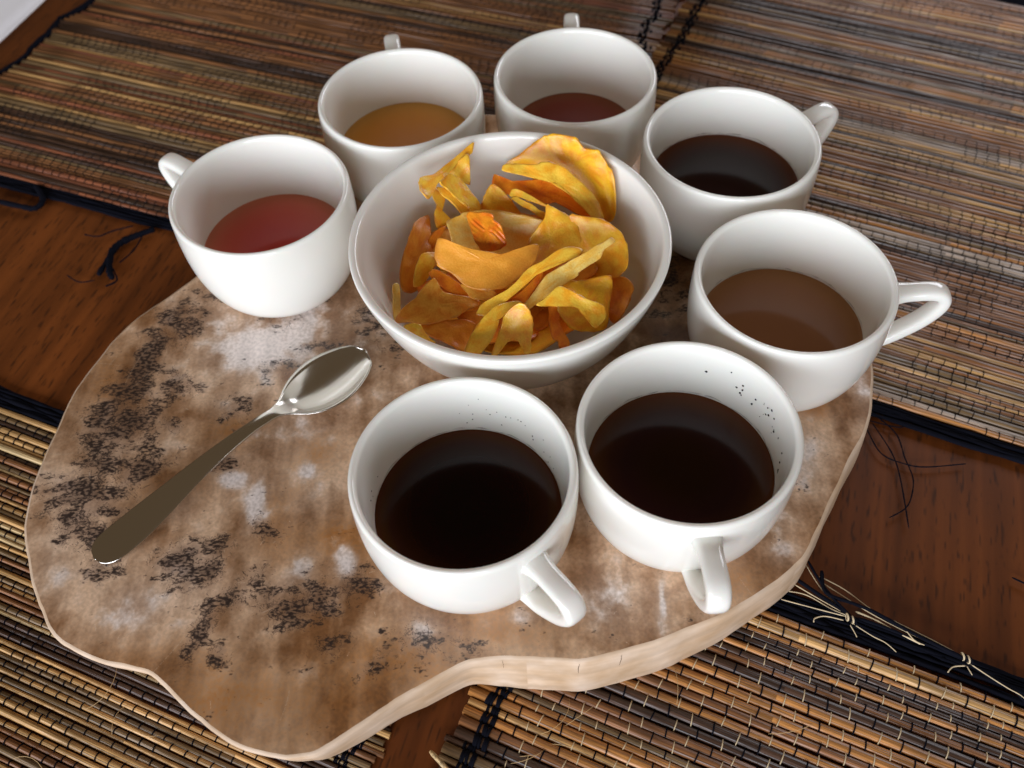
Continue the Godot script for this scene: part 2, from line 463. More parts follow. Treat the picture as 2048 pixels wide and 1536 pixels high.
# ---------------------------------------------------------------- board
func board() -> void:
	var t := thing("serving_board", "irregular slab of spalted wood with black stains under the cups and bowl", "serving board")
	var raw: Array = [[-161.8,-330.6,0],[-174.8,-316.8,0],[-186.7,-304.7,0],[-195.3,-291.6,0],[-202.1,-275.5,0],[-206.6,-263.2,0],[-209.2,-253.1,0],[-210.3,-241.1,0],[-212.1,-227.8,0],[-213.4,-213.5,0],[-213.4,-199.7,0],[-211.5,-188.2,0],[-207.6,-177.0,-3],[-201.3,-162.7,-6.5],[-194.2,-149.9,-6.5],[-187.6,-140.8,-6.5],[-181.3,-135.4,-6.5],[-174.7,-131.6,-6.5],[-162.9,-126.8,-6.5],[-152.7,-124.4,-6.5],[-144.0,-121.4,-6.5],[-136.3,-114.9,-6.5],[-126.9,-106.6,-6.5],[-118.0,-99.8,-6.5],[-109.5,-94.4,-6.5],[-98.9,-90.2,-6.5],[-91.0,-88.4,-6],[-82.0,-88.3,-5.5],[-74.6,-90.6,-4.5],[-63.5,-97.4,-3],[-52.2,-104.4,-2.5],[-40.6,-110.9,-1],[-25.8,-118.1,-0.5],[-19.1,-119.8,0.3],[-11.4,-120.6,2],[-0.3,-119.6,3],[12.9,-118.2,3],[22.9,-118.0,3],[41.0,-121.3,3],[58.4,-126.1,3],[76.3,-132.2,1.5],[95.2,-141.3,0.5],[108.9,-150.2,1],[116.6,-157.2,1.4],[123.2,-166.5,1.6],[134.8,-184.0,1.5],[148.2,-203.6,1.8],[155.6,-213.2,1.5],[160.7,-223.2,1.8],[164.8,-234.9,1.8],[169.1,-249.6,1],[169.9,-262.7,0],[167.4,-284.9,0],[161.0,-319.3,0],[147.9,-353.5,0],[124.6,-387.3,0],[87.2,-420.6,0],[45.5,-442.4,0],[-3.2,-452.1,0],[-43.8,-453.5,0],[-87.3,-427.9,0],[-123.6,-385.9,0],[-148.8,-348.9,0]]
	var pts := []
	var offs := []
	for p in raw:
		pts.append(Vector2(p[0], p[1]) * 0.001)
		offs.append(float(p[2]) * 0.001)
	var sub := 4
	var line := smooth2(pts, sub, true)
	var n := line.size()
	var normals := []
	var out := []
	var wob := FastNoiseLite.new()
	wob.seed = 5
	wob.frequency = 60.0
	for i in n:
		var d: Vector2 = line[(i + 1) % n] - line[(i - 1 + n) % n]
		normals.append(Vector2(-d.y, d.x).normalized())
	# outward side
	var area := 0.0
	for i in n:
		area += line[i].cross(line[(i + 1) % n])
	for i in n:
		if area > 0:
			normals[i] = -normals[i]
		var a: int = i / sub
		out.append(lerpf(offs[a], offs[(a + 1) % offs.size()], float(i % sub) / sub))
		line[i] = line[i] + normals[i] * wob.get_noise_2dv(line[i]) * 0.0005
	var ring := func(grow: float, follow: float, y: float) -> PackedVector3Array:
		var r := PackedVector3Array()
		for i in n:
			var q: Vector2 = line[i] + normals[i] * (grow + out[i] * follow)
			r.append(Vector3(q.x, y, q.y))
		return r
	var top: PackedVector3Array = ring.call(-0.0014, 0.0, BOARD_TOP)
	var flat := PackedVector2Array()
	for v in top:
		flat.append(Vector2(v.x, v.z))
	var st := SurfaceTool.new()
	st.begin(Mesh.PRIMITIVE_TRIANGLES)
	for v in top:
		st.set_normal(Vector3.UP)
		st.set_uv(Vector2((v.x - TEX_X) / TEX_W, (v.z - TEX_Z) / TEX_H))
		st.add_vertex(v)
	var tri := Geometry2D.triangulate_polygon(flat)
	for k in range(0, tri.size(), 3):
		var a := flat[tri[k]]
		var b := flat[tri[k + 1]]
		var c := flat[tri[k + 2]]
		var flip := (b - a).cross(c - a) < 0
		st.add_index(tri[k])
		st.add_index(tri[k + 2] if flip else tri[k + 1])
		st.add_index(tri[k + 1] if flip else tri[k + 2])
	st.generate_tangents()
	part("top_face", st.commit(), M.board_top, t)
	var rows := [top, ring.call(-0.0005, 0.0, BOARD_TOP - 0.0003), ring.call(0.0, 0.0, BOARD_TOP - 0.0012), ring.call(0.0003, 0.3, 0.022), ring.call(0.0004, 0.7, 0.012), ring.call(0.0, 1.0, 0.0055), ring.call(-0.0008, 1.0, 0.0042), ring.call(-0.003, 1.0, 0.0034), ring.call(-0.03, 1.0, 0.0034)]
	rows.reverse()
	part("side_edge", grid_mesh(rows, true), M.board_edge, t)
	# dry cracks running down the edge
	for c in [[137, -0.001], [147, 0.0006], [151, -0.0012]]:
		var i: int = c[0]
		var path := []
		for k in 7:
			var f := k / 6.0
			var q: Vector2 = line[i] + normals[i] * (0.0002 + out[i] * f * 0.9)
			var along: Vector2 = (line[i + 1] - line[i]).normalized()
			q += along * (float(c[1]) * f + 0.0004 * sin(f * 9.0 + i))
			path.append(Vector3(q.x, lerpf(0.030, 0.006, f), q.y))
		part("crack", tube(path, 0.00011, 5, 0.5, 0.2), M.crack, t)


# ---------------------------------------------------------------- crockery
var cup_mesh: ArrayMesh
var handle_mesh: ArrayMesh
var cup_inner := [Vector2(0.0, 0.0052), Vector2(0.020, 0.0056), Vector2(0.028, 0.0080), Vector2(0.0325, 0.0130), Vector2(0.0358, 0.0215), Vector2(0.0374, 0.0310), Vector2(0.0383, 0.0420), Vector2(0.0390, 0.0530)]


func inner_radius(y: float) -> float:
	for i in cup_inner.size() - 1:
		var a: Vector2 = cup_inner[i]
		var b: Vector2 = cup_inner[i + 1]
		if y <= b.y and y >= a.y:
			return lerpf(a.x, b.x, (y - a.y) / (b.y - a.y))
	return 0.039


func make_cup_meshes() -> void:
	var p := [Vector2(0.0, 0.0022), Vector2(0.0215, 0.0022), Vector2(0.0228, 0.0008), Vector2(0.0240, 0.0001), Vector2(0.0262, 0.0001), Vector2(0.0285, 0.0009), Vector2(0.0320, 0.0030), Vector2(0.0358, 0.0077), Vector2(0.0388, 0.0140), Vector2(0.0412, 0.0225), Vector2(0.0425, 0.0330), Vector2(0.0428, 0.0440), Vector2(0.0425, 0.0530), Vector2(0.0422, 0.0554), Vector2(0.0414, 0.0565), Vector2(0.0404, 0.0565), Vector2(0.0395, 0.0555)]
	var q := cup_inner.duplicate()
	q.reverse()
	p.append_array(q)
	cup_mesh = lathe(smooth2(p, 4), 96)
	# strap handle: a rounded rectangle swept along a loop in the x-y plane
	var path := smooth2([Vector2(0.0400, 0.0475), Vector2(0.0440, 0.0482), Vector2(0.0500, 0.0492), Vector2(0.0570, 0.0500), Vector2(0.0618, 0.0492), Vector2(0.0642, 0.0455), Vector2(0.0632, 0.0400), Vector2(0.0590, 0.0325), Vector2(0.0530, 0.0255), Vector2(0.0465, 0.0195), Vector2(0.0410, 0.0172), Vector2(0.0376, 0.0168)], 6)
	var rows := []
	var n := path.size()
	for i in n:
		var d: Vector2 = path[mini(i + 1, n - 1)] - path[maxi(i - 1, 0)]
		var side := Vector2(-d.y, d.x).normalized()
		var f := float(i) / (n - 1)
		var flare := pow(maxf(0.0, 1.0 - f / 0.20), 2.0) + 0.35 * pow(maxf(0.0, (f - 0.80) / 0.20), 2.0)
		var hw := 0.0044 + 0.0030 * flare
		var ht := 0.0026 + 0.0014 * flare + 0.0004 * sin(f * PI)
		var row := PackedVector3Array()
		for k in 20:
			var a := TAU * k / 20
			var cz := signf(cos(a)) * pow(absf(cos(a)), 0.62) * hw
			var cn := signf(sin(a)) * pow(absf(sin(a)), 0.75) * ht
			var c: Vector2 = path[i] + side * cn
			row.append(Vector3(c.x, c.y, cz))
		rows.append(row)
	rows.reverse()
	handle_mesh = grid_mesh(rows, true)


func cup(x: float, z: float, handle_deg: float, level: float, mid: Color, rim: Color, label: String, drink: String, drink_label: String, specks: Array, clear := 0.0) -> void:
	var c := thing("cup", label, "cup", Vector3(x, BOARD_TOP + 0.0002, z), -deg_to_rad(handle_deg), "white cups standing round the chip bowl")
	part("body", cup_mesh, M.ceramic, c)
	part("handle", handle_mesh, M.ceramic, c)
	if specks:
		var dots := []
		for s in specks:
			for k in (1 + rng.randi() % (2 if specks.size() < 25 else 1)):
				var a := deg_to_rad(float(s[0]) - handle_deg) + (0.02 * k) * rng.randf_range(-1, 1)
				var y: float = float(s[1]) * 0.001 + 0.0008 * k * rng.randf_range(-1, 1)
				var r := inner_radius(y) - 0.0001
				var size := rng.randf_range(0.00016, 0.00052 if specks.size() < 25 else 0.00032)
				var b := Basis(Vector3.UP, -a).scaled_local(Vector3(0.5, rng.randf_range(0.8, 1.2), 1.0) * size)
				dots.append(Transform3D(b, Vector3(cos(a) * r, y, sin(a) * r)))
		var ball := SphereMesh.new()
		ball.radius = 1.0
		ball.height = 2.0
		ball.radial_segments = 8
		ball.rings = 4
		scatter("coffee_grounds", ball, dots, M.grounds, c)
	if drink == "coffee":
		tide_mark(c, level)
	# the drink: a disc with a meniscus, thin and pale at its edge as liquid over white glaze is
	var R := inner_radius(level) + 0.0002
	var st := SurfaceTool.new()
	st.begin(Mesh.PRIMITIVE_TRIANGLES)
	var radii := [0.0, 0.3, 0.6, 0.75, 0.84, 0.90, 0.94, 0.965, 0.985, 1.0]
	var segs := 72
	for k in radii.size():
		var f: float = radii[k]
		var lift := 0.0009 * pow(f, 40.0)
		var col := mid.lerp(rim, pow(f, 3.5 if drink == "tea" else 6.0))
		for s in segs:
			var a := TAU * s / segs
			st.set_color(col)
			st.set_normal(Vector3(-cos(a) * 0.5 * pow(f, 60.0), 1, -sin(a) * 0.5 * pow(f, 60.0)).normalized())
			st.add_vertex(Vector3(cos(a) * R * f, lift, sin(a) * R * f))
	for k in radii.size() - 1:
		for s in segs:
			var a := k * segs + s
			var b := k * segs + (s + 1) % segs
			for i in [a, b + segs, b, a, a + segs, b + segs]:
				st.add_index(i)
	var m := mat(Color.WHITE, 0.11, 0.29)
	m.vertex_color_use_as_albedo = true
	var l := part(drink, st.commit(), m, self)
	l.position = Vector3(x, BOARD_TOP + 0.0002 + level, z)
	tag(l, drink_label, drink, "drinks in the white cups")


func tide_mark(c: Node3D, level: float) -> void:
	# a dried brown line where the coffee stood a little higher
	var n := FastNoiseLite.new()
	n.seed = int(level * 100000.0)
	n.frequency = 0.9
	var st := SurfaceTool.new()
	st.begin(Mesh.PRIMITIVE_TRIANGLES)
	var segs := 160
	var hs := [0.0, 0.25, 0.5, 0.7, 0.82, 0.92, 1.0]
	for h: float in hs:
		for k in segs:
			var a := TAU * k / segs
			var dir := Vector2.from_angle(a) * 3.0
			var reach := 0.0022 + 0.0014 * n.get_noise_2dv(dir)
			var y := level + reach * h
			var r := inner_radius(y) - 0.00008
			var strength := clampf(0.5 + 1.3 * n.get_noise_2dv(dir * 2.3 + Vector2(7, 1)), 0.0, 1.0)
			var line := 0.10 * (1.0 - h) + 0.42 * exp(-pow((h - 0.82) / 0.12, 2.0)) * strength
			st.set_color(Color(0.17, 0.075, 0.03, line if h < 1.0 else 0.0))
			st.set_normal(Vector3(-cos(a), 0.15, -sin(a)).normalized())
			st.add_vertex(Vector3(cos(a) * r, y, sin(a) * r))
	for i in hs.size() - 1:
		for k in segs:
			var a := i * segs + k
			var b := i * segs + (k + 1) % segs
			for q in [a, b, b + segs, a, b + segs, a + segs]:
				st.add_index(q)
	if not M.has("tide"):
		var m := mat(Color.WHITE, 0.35, 0.4)
		m.vertex_color_use_as_albedo = true
		m.transparency = BaseMaterial3D.TRANSPARENCY_ALPHA
		M.tide = m
	part("tide_mark", st.commit(), M.tide, c)


func cups() -> void:
	make_cup_meshes()
	var lin := func(r: float, g: float, b: float) -> Color: return srgb(r, g, b).srgb_to_linear()
	cup(-0.1137, -0.3286, -146, 0.0215, lin.call(188, 66, 58), lin.call(206, 124, 96), "white cup of pinkish red tea with its handle pointing to the back left", "tea", "pinkish red tea in the cup nearest the bare table on the left", [])
	cup(-0.0496, -0.3959, -97, 0.0245, lin.call(208, 130, 36), lin.call(214, 160, 84), "white cup of golden amber tea behind the chip bowl", "tea", "golden amber tea, the palest drink on the board", [])
	cup(0.0412, -0.4071, -87, 0.0185, lin.call(124, 46, 40), lin.call(150, 90, 66), "white cup farthest back with a little dark red tea at its bottom", "tea", "shallow dark red tea in the cup farthest back", [])
	cup(0.1120, -0.3480, -27, 0.0290, lin.call(40, 20, 18), lin.call(104, 60, 36), "white cup of dark coffee between the farthest cup and the milky one", "coffee", "dark coffee with a brown edge in the cup at the back right of the bowl", [])
	cup(0.1220, -0.2571, 6, 0.0225, lin.call(140, 94, 64), lin.call(164, 116, 76), "white cup of milky brown coffee with its handle pointing right", "coffee", "milky brown coffee, the only opaque light brown drink", [])
	cup(0.0654, -0.1845, 89, 0.0270, lin.call(34, 15, 11), lin.call(98, 58, 34), "white cup of reddish black coffee with large coffee grounds on its inner wall", "coffee", "reddish black coffee in the cup with its handle pointing straight to the viewer", [[-68.7,43.1],[-53.6,47.5],[-47.6,41.1],[-44.3,44.0],[-43.5,42.1],[-43.5,38.5],[-33.6,41.9],[-35.0,38.0],[-23.8,43.9],[-27.1,43.5],[-23.7,40.1],[-21.2,41.2],[-26.6,35.9],[-16.3,43.1],[-14.9,38.9],[-13.5,36.0],[-6.0,39.9],[6.6,34.9],[9.3,32.3],[10.7,31.4],[3.7,38.6],[-20.1,45.0],[-24.9,38.7],[-12.2,38.0]])
	cup(-0.0197, -0.1721, 55, 0.0255, lin.call(17, 9, 7), lin.call(84, 46, 26), "white cup of jet black coffee nearest the spoon", "coffee", "jet black coffee beside the spoon", [[-87.5,41.9],[-85.4,36.2],[-93.5,37.0],[-89.5,30.6],[-85.8,32.8],[-70.1,39.4],[-74.5,37.0],[-64.2,38.0],[-60.9,38.6],[-53.7,39.3],[-55.8,39.4],[-50.5,38.3],[-44.5,34.7],[-35.3,38.4],[-43.8,32.8],[-33.6,31.3],[-27.2,33.1],[-28.1,28.9],[-67.0,31.9],[-76.7,39.7],[-81.2,45.9],[-21.6,29.8],[-171.8,33.9],[-172.8,30.9],[-177.1,32.6],[-160.4,32.5]])


func bowl() -> void:
	var b := thing("bowl", "round white ceramic bowl full of fried chips in the middle of the board", "bowl", Vector3(0.0023, BOARD_TOP + 0.0002, -0.2868))
	var p := [Vector2(0.0, 0.0030), Vector2(0.030, 0.0030), Vector2(0.0315, 0.0005), Vector2(0.0330, 0.0), Vector2(0.0352, 0.0002), Vector2(0.0375, 0.0022), Vector2(0.0460, 0.0090), Vector2(0.0535, 0.0185), Vector2(0.0605, 0.0300), Vector2(0.0655, 0.0420), Vector2(0.0690, 0.0530), Vector2(0.0703, 0.0585), Vector2(0.0705, 0.0604), Vector2(0.0697, 0.0613), Vector2(0.0680, 0.0612), Vector2(0.0668, 0.0603), Vector2(0.0658, 0.0570), Vector2(0.0642, 0.0500), Vector2(0.0600, 0.0370), Vector2(0.0535, 0.0240), Vector2(0.0455, 0.0135), Vector2(0.036, 0.0075), Vector2(0.020, 0.0058), Vector2(0.0, 0.0056)]
	part("body", lathe(smooth2(p, 4), 128), M.ceramic, b)


# ---------------------------------------------------------------- chips
var palette := {}


func chip(label: String, kind: String, bend: float, at: Vector3, up: Vector3, outline: Array) -> void:
	if palette.is_empty():
		var c := func(r: float, g: float, b: float) -> Color: return srgb(r, g, b).srgb_to_linear()
		palette = {"bright": [c.call(255, 210, 76), c.call(255, 180, 48)], "gold": [c.call(255, 202, 64), c.call(252, 172, 46)], "amber": [c.call(255, 200, 48), c.call(250, 164, 34)], "orange": [c.call(252, 156, 42), c.call(240, 126, 34)], "pale": [c.call(255, 222, 128), c.call(255, 200, 84)], "brown": [c.call(240, 158, 54), c.call(226, 132, 42)], "tan": [c.call(248, 182, 76), c.call(236, 150, 52)], "glass": [c.call(246, 172, 66), c.call(246, 166, 60)], "ruffle": [c.call(255, 160, 42), c.call(248, 122, 30)]}
	up = up.normalized()
	var e1 := (Vector3.RIGHT - up * up.x).normalized()
	var e2 := e1.cross(up)
	var poly := []
	for p in outline:
		poly.append(Vector2(p[0], p[1]) * 0.00107)
	var line := smooth2(poly, 3, true)
	var centre := Vector2.ZERO
	for p in line:
		centre += p
	centre /= line.size()
	# longest direction, along which the slice is bent
	var axis := Vector2.RIGHT
	var far := 0.0
	for p in line:
		if (p - centre).length() > far:
			far = (p - centre).length()
			axis = (p - centre).normalized()
	var wave := FastNoiseLite.new()
	wave.seed = 100 + int(taken.get("chip", 0)) * 7
	wave.frequency = 90.0
	wave.fractal_octaves = 2
	var rim := FastNoiseLite.new()
	rim.seed = wave.seed + 3
	rim.frequency = 420.0
	var pal: Array = palette[kind]
	var thick := 0.0010
	var rings := [0.0, 0.25, 0.45, 0.62, 0.76, 0.86, 0.92, 0.96, 0.985, 1.0]
	var n := line.size()
	var height := func(p: Vector2, f: float) -> float:
		var s := (p - centre).dot(axis) / maxf(far, 0.001)
		var y := bend * 0.001 * (0.35 - s * s) * 1.0 + wave.get_noise_2dv(p) * 0.0009
		if kind == "ruffle":
			y += 0.0003 * sin((p - centre).dot(axis.orthogonal()) * 3300.0 + wave.get_noise_2dv(p * 0.6) * 3.0)
		return y
	var tint := func(p: Vector2, f: float) -> Color:
		var q := wave.get_noise_2dv(p * 1.7 + Vector2(3, 5))
		var c: Color = pal[0].lerp(pal[1], clampf(0.35 + q * 1.5 + rim.get_noise_2dv(p * 1.3) * 0.8, 0.0, 1.0))
		var crust := clampf((f - 0.88) / 0.10, 0.0, 1.0) * clampf(0.25 + wave.get_noise_2dv(p * 2.2 + Vector2(1, 8)) * 2.0, 0.0, 1.0)
		c = c.lerp(Color(0.50, 0.17, 0.03), crust * 0.65)
		var spot := rim.get_noise_2dv(p * 0.8 + Vector2(9, 2))
		if spot > 0.56:
			c = c.lerp(Color(0.20, 0.07, 0.02), (spot - 0.56) * 2.2)
		return c
	# star-shaped about the centre in most slices; shrink toward the inside of the polygon along the rings
	var st := SurfaceTool.new()
	st.begin(Mesh.PRIMITIVE_TRIANGLES)
	st.set_smooth_group(0)
	var shell := []
	for side in [1.0, -1.0]:
		for f: float in rings:
			var row := []
			for i in n:
				var p: Vector2 = centre.lerp(line[i], f)
				if f == 1.0:
					p += (p - centre).normalized() * rim.get_noise_2dv(line[i]) * 0.0008
				var t: float = thick * (1.0 if f < 0.98 else 0.75 if f < 1.0 else 0.5)
				row.append([Vector3(p.x, height.call(p, f) + side * t * 0.5, p.y), tint.call(p, f)])
			shell.append(row)
	# order: top from centre to rim, bottom from rim to centre
	var k := rings.size()
	var rows := shell.slice(0, k)
	var low := shell.slice(k)
	low.reverse()
	rows.append_array(low)
	for row in rows:
		for v in row:
			st.set_color(v[1])
			st.add_vertex(v[0])
	for r in rows.size() - 1:
		for i in n:
			var a := r * n + i
			var b := r * n + (i + 1) % n
			for q in [a, b, b + n, a, b + n, a + n]:
				st.add_index(q)
	st.generate_normals()
	var o := part("chip", st.commit(), M.chip, self)
	o.transform = Transform3D(Basis(e1, up, e2), at)
	tag(o, label, "chip", "fried chips piled in the white bowl")


func chips() -> void:
	chip("largest amber chip leaning upright against the back wall of the bowl", "amber", -6, Vector3(0.0337, 0.0860, -0.3349), Vector3(-0.473, 0.394, 0.788), [[-31.1,-1.1],[-25.8,-4.8],[-19.8,-8.9],[-14.7,-12.9],[-10.6,-14.2],[-5.7,-14.5],[1.4,-13.4],[3.4,-11.4],[5.3,-9.0],[11.6,-8.8],[13.9,-7.3],[17.0,-2.1],[19.6,0.3],[21.3,9.7],[21.4,17.2],[19.4,21.6],[15.4,23.3],[5.8,18.6],[-6.4,12.0],[-18.7,6.1],[-27.0,1.3]])
	chip("long arched bright yellow chip with an orange crust along its back", "bright", 5, Vector3(0.0259, 0.0870, -0.3231), Vector3(0.102, 0.767, 0.634), [[-23.6,-8.4],[-22.3,-9.7],[-17.5,-9.9],[-10.6,-9.0],[-4.7,-9.9],[0.3,-8.6],[5.3,-5.6],[8.8,-1.9],[13.1,1.9],[17.0,6.7],[18.7,9.7],[20.6,15.9],[19.1,16.6],[16.2,15.8],[11.9,11.3],[6.6,6.0],[-0.5,1.0],[-6.2,-2.7],[-10.8,-5.1],[-16.6,-6.3],[-23.2,-6.9]])
	chip("deep orange chip tucked under the long arched yellow chip", "orange", 4, Vector3(0.0178, 0.0800, -0.3247), Vector3(0.051, 0.861, 0.506), [[-20.9,-5.7],[-19.7,-10.4],[-17.2,-9.0],[-12.1,-6.7],[-7.7,-6.3],[-1.0,-6.5],[5.0,-7.0],[11.4,-2.2],[17.8,3.4],[24.0,10.8],[25.4,12.8],[20.2,11.8],[13.1,7.0],[6.9,4.1],[2.1,5.1],[-3.0,2.6],[-8.8,0.1],[-16.1,-0.6],[-19.3,-3.3]])
	chip("short pale-ended sliver, upper of two lying on the deep orange chip", "bright", 1, Vector3(0.0118, 0.0850, -0.3171), Vector3(-0.100, 0.796, 0.597), [[-7.7,-2.5],[-6.5,-4.3],[-3.6,-4.0],[0.6,-1.6],[4.1,0.9],[9.0,4.1],[9.7,5.2],[5.4,3.3],[-0.2,0.9],[-3.8,-0.8],[-7.1,-1.2]])
	chip("short yellow sliver, lower of two lying on the deep orange chip", "bright", 1, Vector3(0.0119, 0.0830, -0.3137), Vector3(-0.100, 0.796, 0.597), [[-7.7,-4.2],[-5.3,-4.8],[-2.5,-3.1],[1.7,-0.7],[4.5,1.7],[7.7,3.4],[7.2,5.9],[3.7,4.2],[0.2,1.4],[-3.4,-0.7],[-6.1,-3.0]])
	chip("upright pointed orange chip behind the wide pale chip", "gold", 2, Vector3(-0.0021, 0.0790, -0.3216), Vector3(0.150, 0.501, 0.852), [[-10.1,4.9],[-7.6,-0.4],[-5.5,-4.6],[-3.0,-8.3],[-0.8,-8.1],[2.7,-5.1],[4.5,-2.7],[8.7,3.2],[10.8,7.9],[4.0,7.3],[-3.5,6.3]])
	chip("narrow twisted yellow chip reaching highest at the back left of the bowl", "bright", -3, Vector3(-0.0268, 0.0910, -0.3308), Vector3(0.507, 0.761, 0.406), [[-11.9,5.2],[-10.3,3.1],[-5.0,1.2],[0.8,-3.6],[7.2,-9.2],[12.0,-13.9],[14.6,-15.7],[14.4,-11.9],[13.1,-10.1],[9.2,-7.2],[4.8,-2.6],[0.6,1.8],[-3.2,5.8],[-5.4,9.9],[-7.1,12.4],[-8.3,13.3],[-11.0,11.1],[-11.9,8.2]])
	chip("yellow chip hanging just behind the narrow twisted chip", "bright", 2, Vector3(-0.0191, 0.0860, -0.3362), Vector3(0.100, 0.550, 0.829), [[3.7,-8.0],[4.3,-3.3],[4.1,2.2],[3.7,5.5],[1.7,4.6],[-1.2,3.3],[-5.6,3.0],[-7.8,2.2],[-3.0,-3.3],[0.2,-6.0]])
	chip("glossy pale yellow leaf-shaped chip below the narrow twisted chip", "bright", -4, Vector3(-0.0190, 0.0870, -0.3206), Vector3(0.608, 0.710, 0.355), [[-12.3,-1.8],[-9.6,-4.6],[-6.1,-8.0],[-1.7,-8.1],[1.7,-6.9],[5.0,-3.4],[7.9,1.1],[9.3,3.9],[9.4,7.3],[5.3,8.8],[5.0,6.2],[2.0,4.5],[-1.4,2.1],[-5.6,0.3],[-8.1,-1.1]])
	chip("thin strip of chip under the glossy pale leaf-shaped chip", "gold", 2, Vector3(-0.0225, 0.0830, -0.3201), Vector3(0.304, 0.862, 0.406), [[-7.3,-6.4],[-3.6,-5.5],[-0.7,-3.0],[3.7,0.5],[7.7,3.4],[8.0,5.9],[4.2,6.5],[1.3,3.8],[-1.6,0.9],[-5.2,-1.9],[-6.6,-4.1]])
	chip("curled chip hanging at the left beneath the narrow twisted chip", "gold", 4, Vector3(-0.0296, 0.0750, -0.3227), Vector3(0.508, 0.609, 0.609), [[-3.5,-6.7],[-1.2,-10.7],[0.3,-8.1],[2.2,-5.5],[0.7,-2.3],[-1.1,-0.1],[1.2,2.1],[4.4,4.1],[6.0,5.9],[4.2,7.2],[-0.8,7.6],[-2.4,6.8],[-3.8,2.7],[-3.6,0.2],[-2.2,-2.7]])
	chip("long brown chip lying against the left wall of the bowl", "brown", 4, Vector3(-0.0413, 0.0690, -0.2997), Vector3(0.551, 0.721, 0.421), [[0.6,-15.8],[7.8,-19.8],[7.9,-12.6],[6.6,-2.8],[5.8,4.4],[2.9,11.0],[-0.8,16.0],[-6.0,16.4],[-8.4,12.7],[-8.5,5.7],[-5.1,-4.8],[-2.2,-11.5]])
	chip("small tan chip overlapping the long brown chip at the left wall", "gold", 2, Vector3(-0.0367, 0.0730, -0.2879), Vector3(0.348, 0.795, 0.497), [[-2.3,-4.5],[0.1,-6.5],[4.8,-7.0],[5.5,-4.7],[3.7,-0.0],[0.3,5.4],[-2.1,7.7],[-5.2,7.8],[-4.6,1.7]])
	chip("narrow orange sliver between the left wall chip and the crescent chip", "orange", 1, Vector3(-0.0323, 0.0700, -0.3098), Vector3(0.303, 0.808, 0.505), [[-3.8,2.3],[-0.9,-2.3],[2.2,-4.6],[4.9,-5.4],[2.0,-0.5],[-0.8,3.7],[-3.6,6.7]])
	chip("wide pale yellow chip under the ruffled orange piece", "pale", -4, Vector3(-0.0049, 0.0800, -0.3029), Vector3(0.000, 0.622, 0.783), [[-19.7,-4.5],[-15.8,-6.1],[-10.4,-8.1],[-0.5,-8.3],[7.7,-6.8],[16.7,-4.5],[22.7,-1.9],[20.2,2.5],[16.2,7.6],[4.5,11.6],[-6.2,11.0],[-16.7,7.4],[-18.6,0.5]])
	chip("ruffled deep orange piece with ridges on the wide pale chip", "ruffle", 3, Vector3(-0.0074, 0.0880, -0.2937), Vector3(0.000, 0.849, 0.529), [[-8.1,-8.5],[-3.3,-8.4],[2.3,-7.2],[3.2,-4.3],[5.5,-2.5],[6.7,1.2],[7.6,4.7],[6.4,6.8],[1.5,8.5],[-2.7,8.3],[-5.0,4.8],[-6.5,0.5],[-7.7,-3.9]])
	chip("translucent brownish crescent chip with a reddish left tip in mid bowl", "glass", 5, Vector3(-0.0096, 0.0860, -0.2771), Vector3(0.000, 0.834, 0.552), [[-20.0,-5.0],[-18.7,-9.3],[-16.9,-10.7],[-11.5,-8.2],[-4.4,-5.3],[4.2,-3.2],[8.5,-2.6],[14.4,-4.7],[22.5,-6.8],[22.6,-2.8],[19.5,2.2],[13.8,7.7],[8.5,11.1],[2.7,12.2],[-3.8,11.5],[-8.8,9.1],[-13.6,4.1],[-18.9,0.5]])
	chip("fan-shaped golden chip standing right of the wide pale chip", "gold", 4, Vector3(0.0206, 0.0820, -0.2942), Vector3(0.050, 0.621, 0.782), [[-1.0,-13.7],[1.6,-12.5],[6.7,-9.6],[11.1,-5.7],[13.1,0.3],[13.7,7.9],[6.0,9.7],[-2.5,13.0],[-10.1,14.0],[-13.6,8.5],[-9.6,2.8],[-8.7,-0.2],[-4.7,-5.1],[-2.0,-8.6]])
	chip("broad folded yellow chip with a brown spot by the right wall", "gold", -6, Vector3(0.0423, 0.0800, -0.2864), Vector3(-0.352, 0.755, 0.553), [[-11.1,-15.0],[-4.9,-14.6],[0.5,-13.3],[4.9,-10.9],[9.2,-6.7],[11.2,-1.4],[12.1,6.8],[9.8,11.0],[5.9,12.3],[-0.9,12.6],[-7.1,13.2],[-11.6,9.8],[-9.7,2.5],[-9.2,-6.5]])
	chip("long orange-yellow strip crossing in front of the crescent chip", "bright", 3, Vector3(0.0094, 0.0890, -0.2629), Vector3(0.151, 0.863, 0.482), [[-20.9,12.4],[-18.6,9.2],[-12.9,6.8],[-6.3,2.3],[-0.2,-4.1],[5.7,-6.9],[11.7,-11.2],[17.6,-13.3],[22.3,-12.6],[22.9,-10.7],[18.7,-8.2],[9.2,-5.4],[3.9,-1.9],[-2.8,3.8],[-10.9,10.1],[-16.8,14.2],[-20.3,14.2]])
	chip("orange chip edge showing under the long orange-yellow strip", "orange", 1, Vector3(0.0089, 0.0840, -0.2613), Vector3(0.303, 0.808, 0.505), [[6.4,-7.7],[6.7,-5.8],[4.8,-2.6],[1.7,1.0],[-1.8,5.7],[-5.1,5.0],[-10.0,5.7],[-3.6,1.4],[1.1,-2.9]])
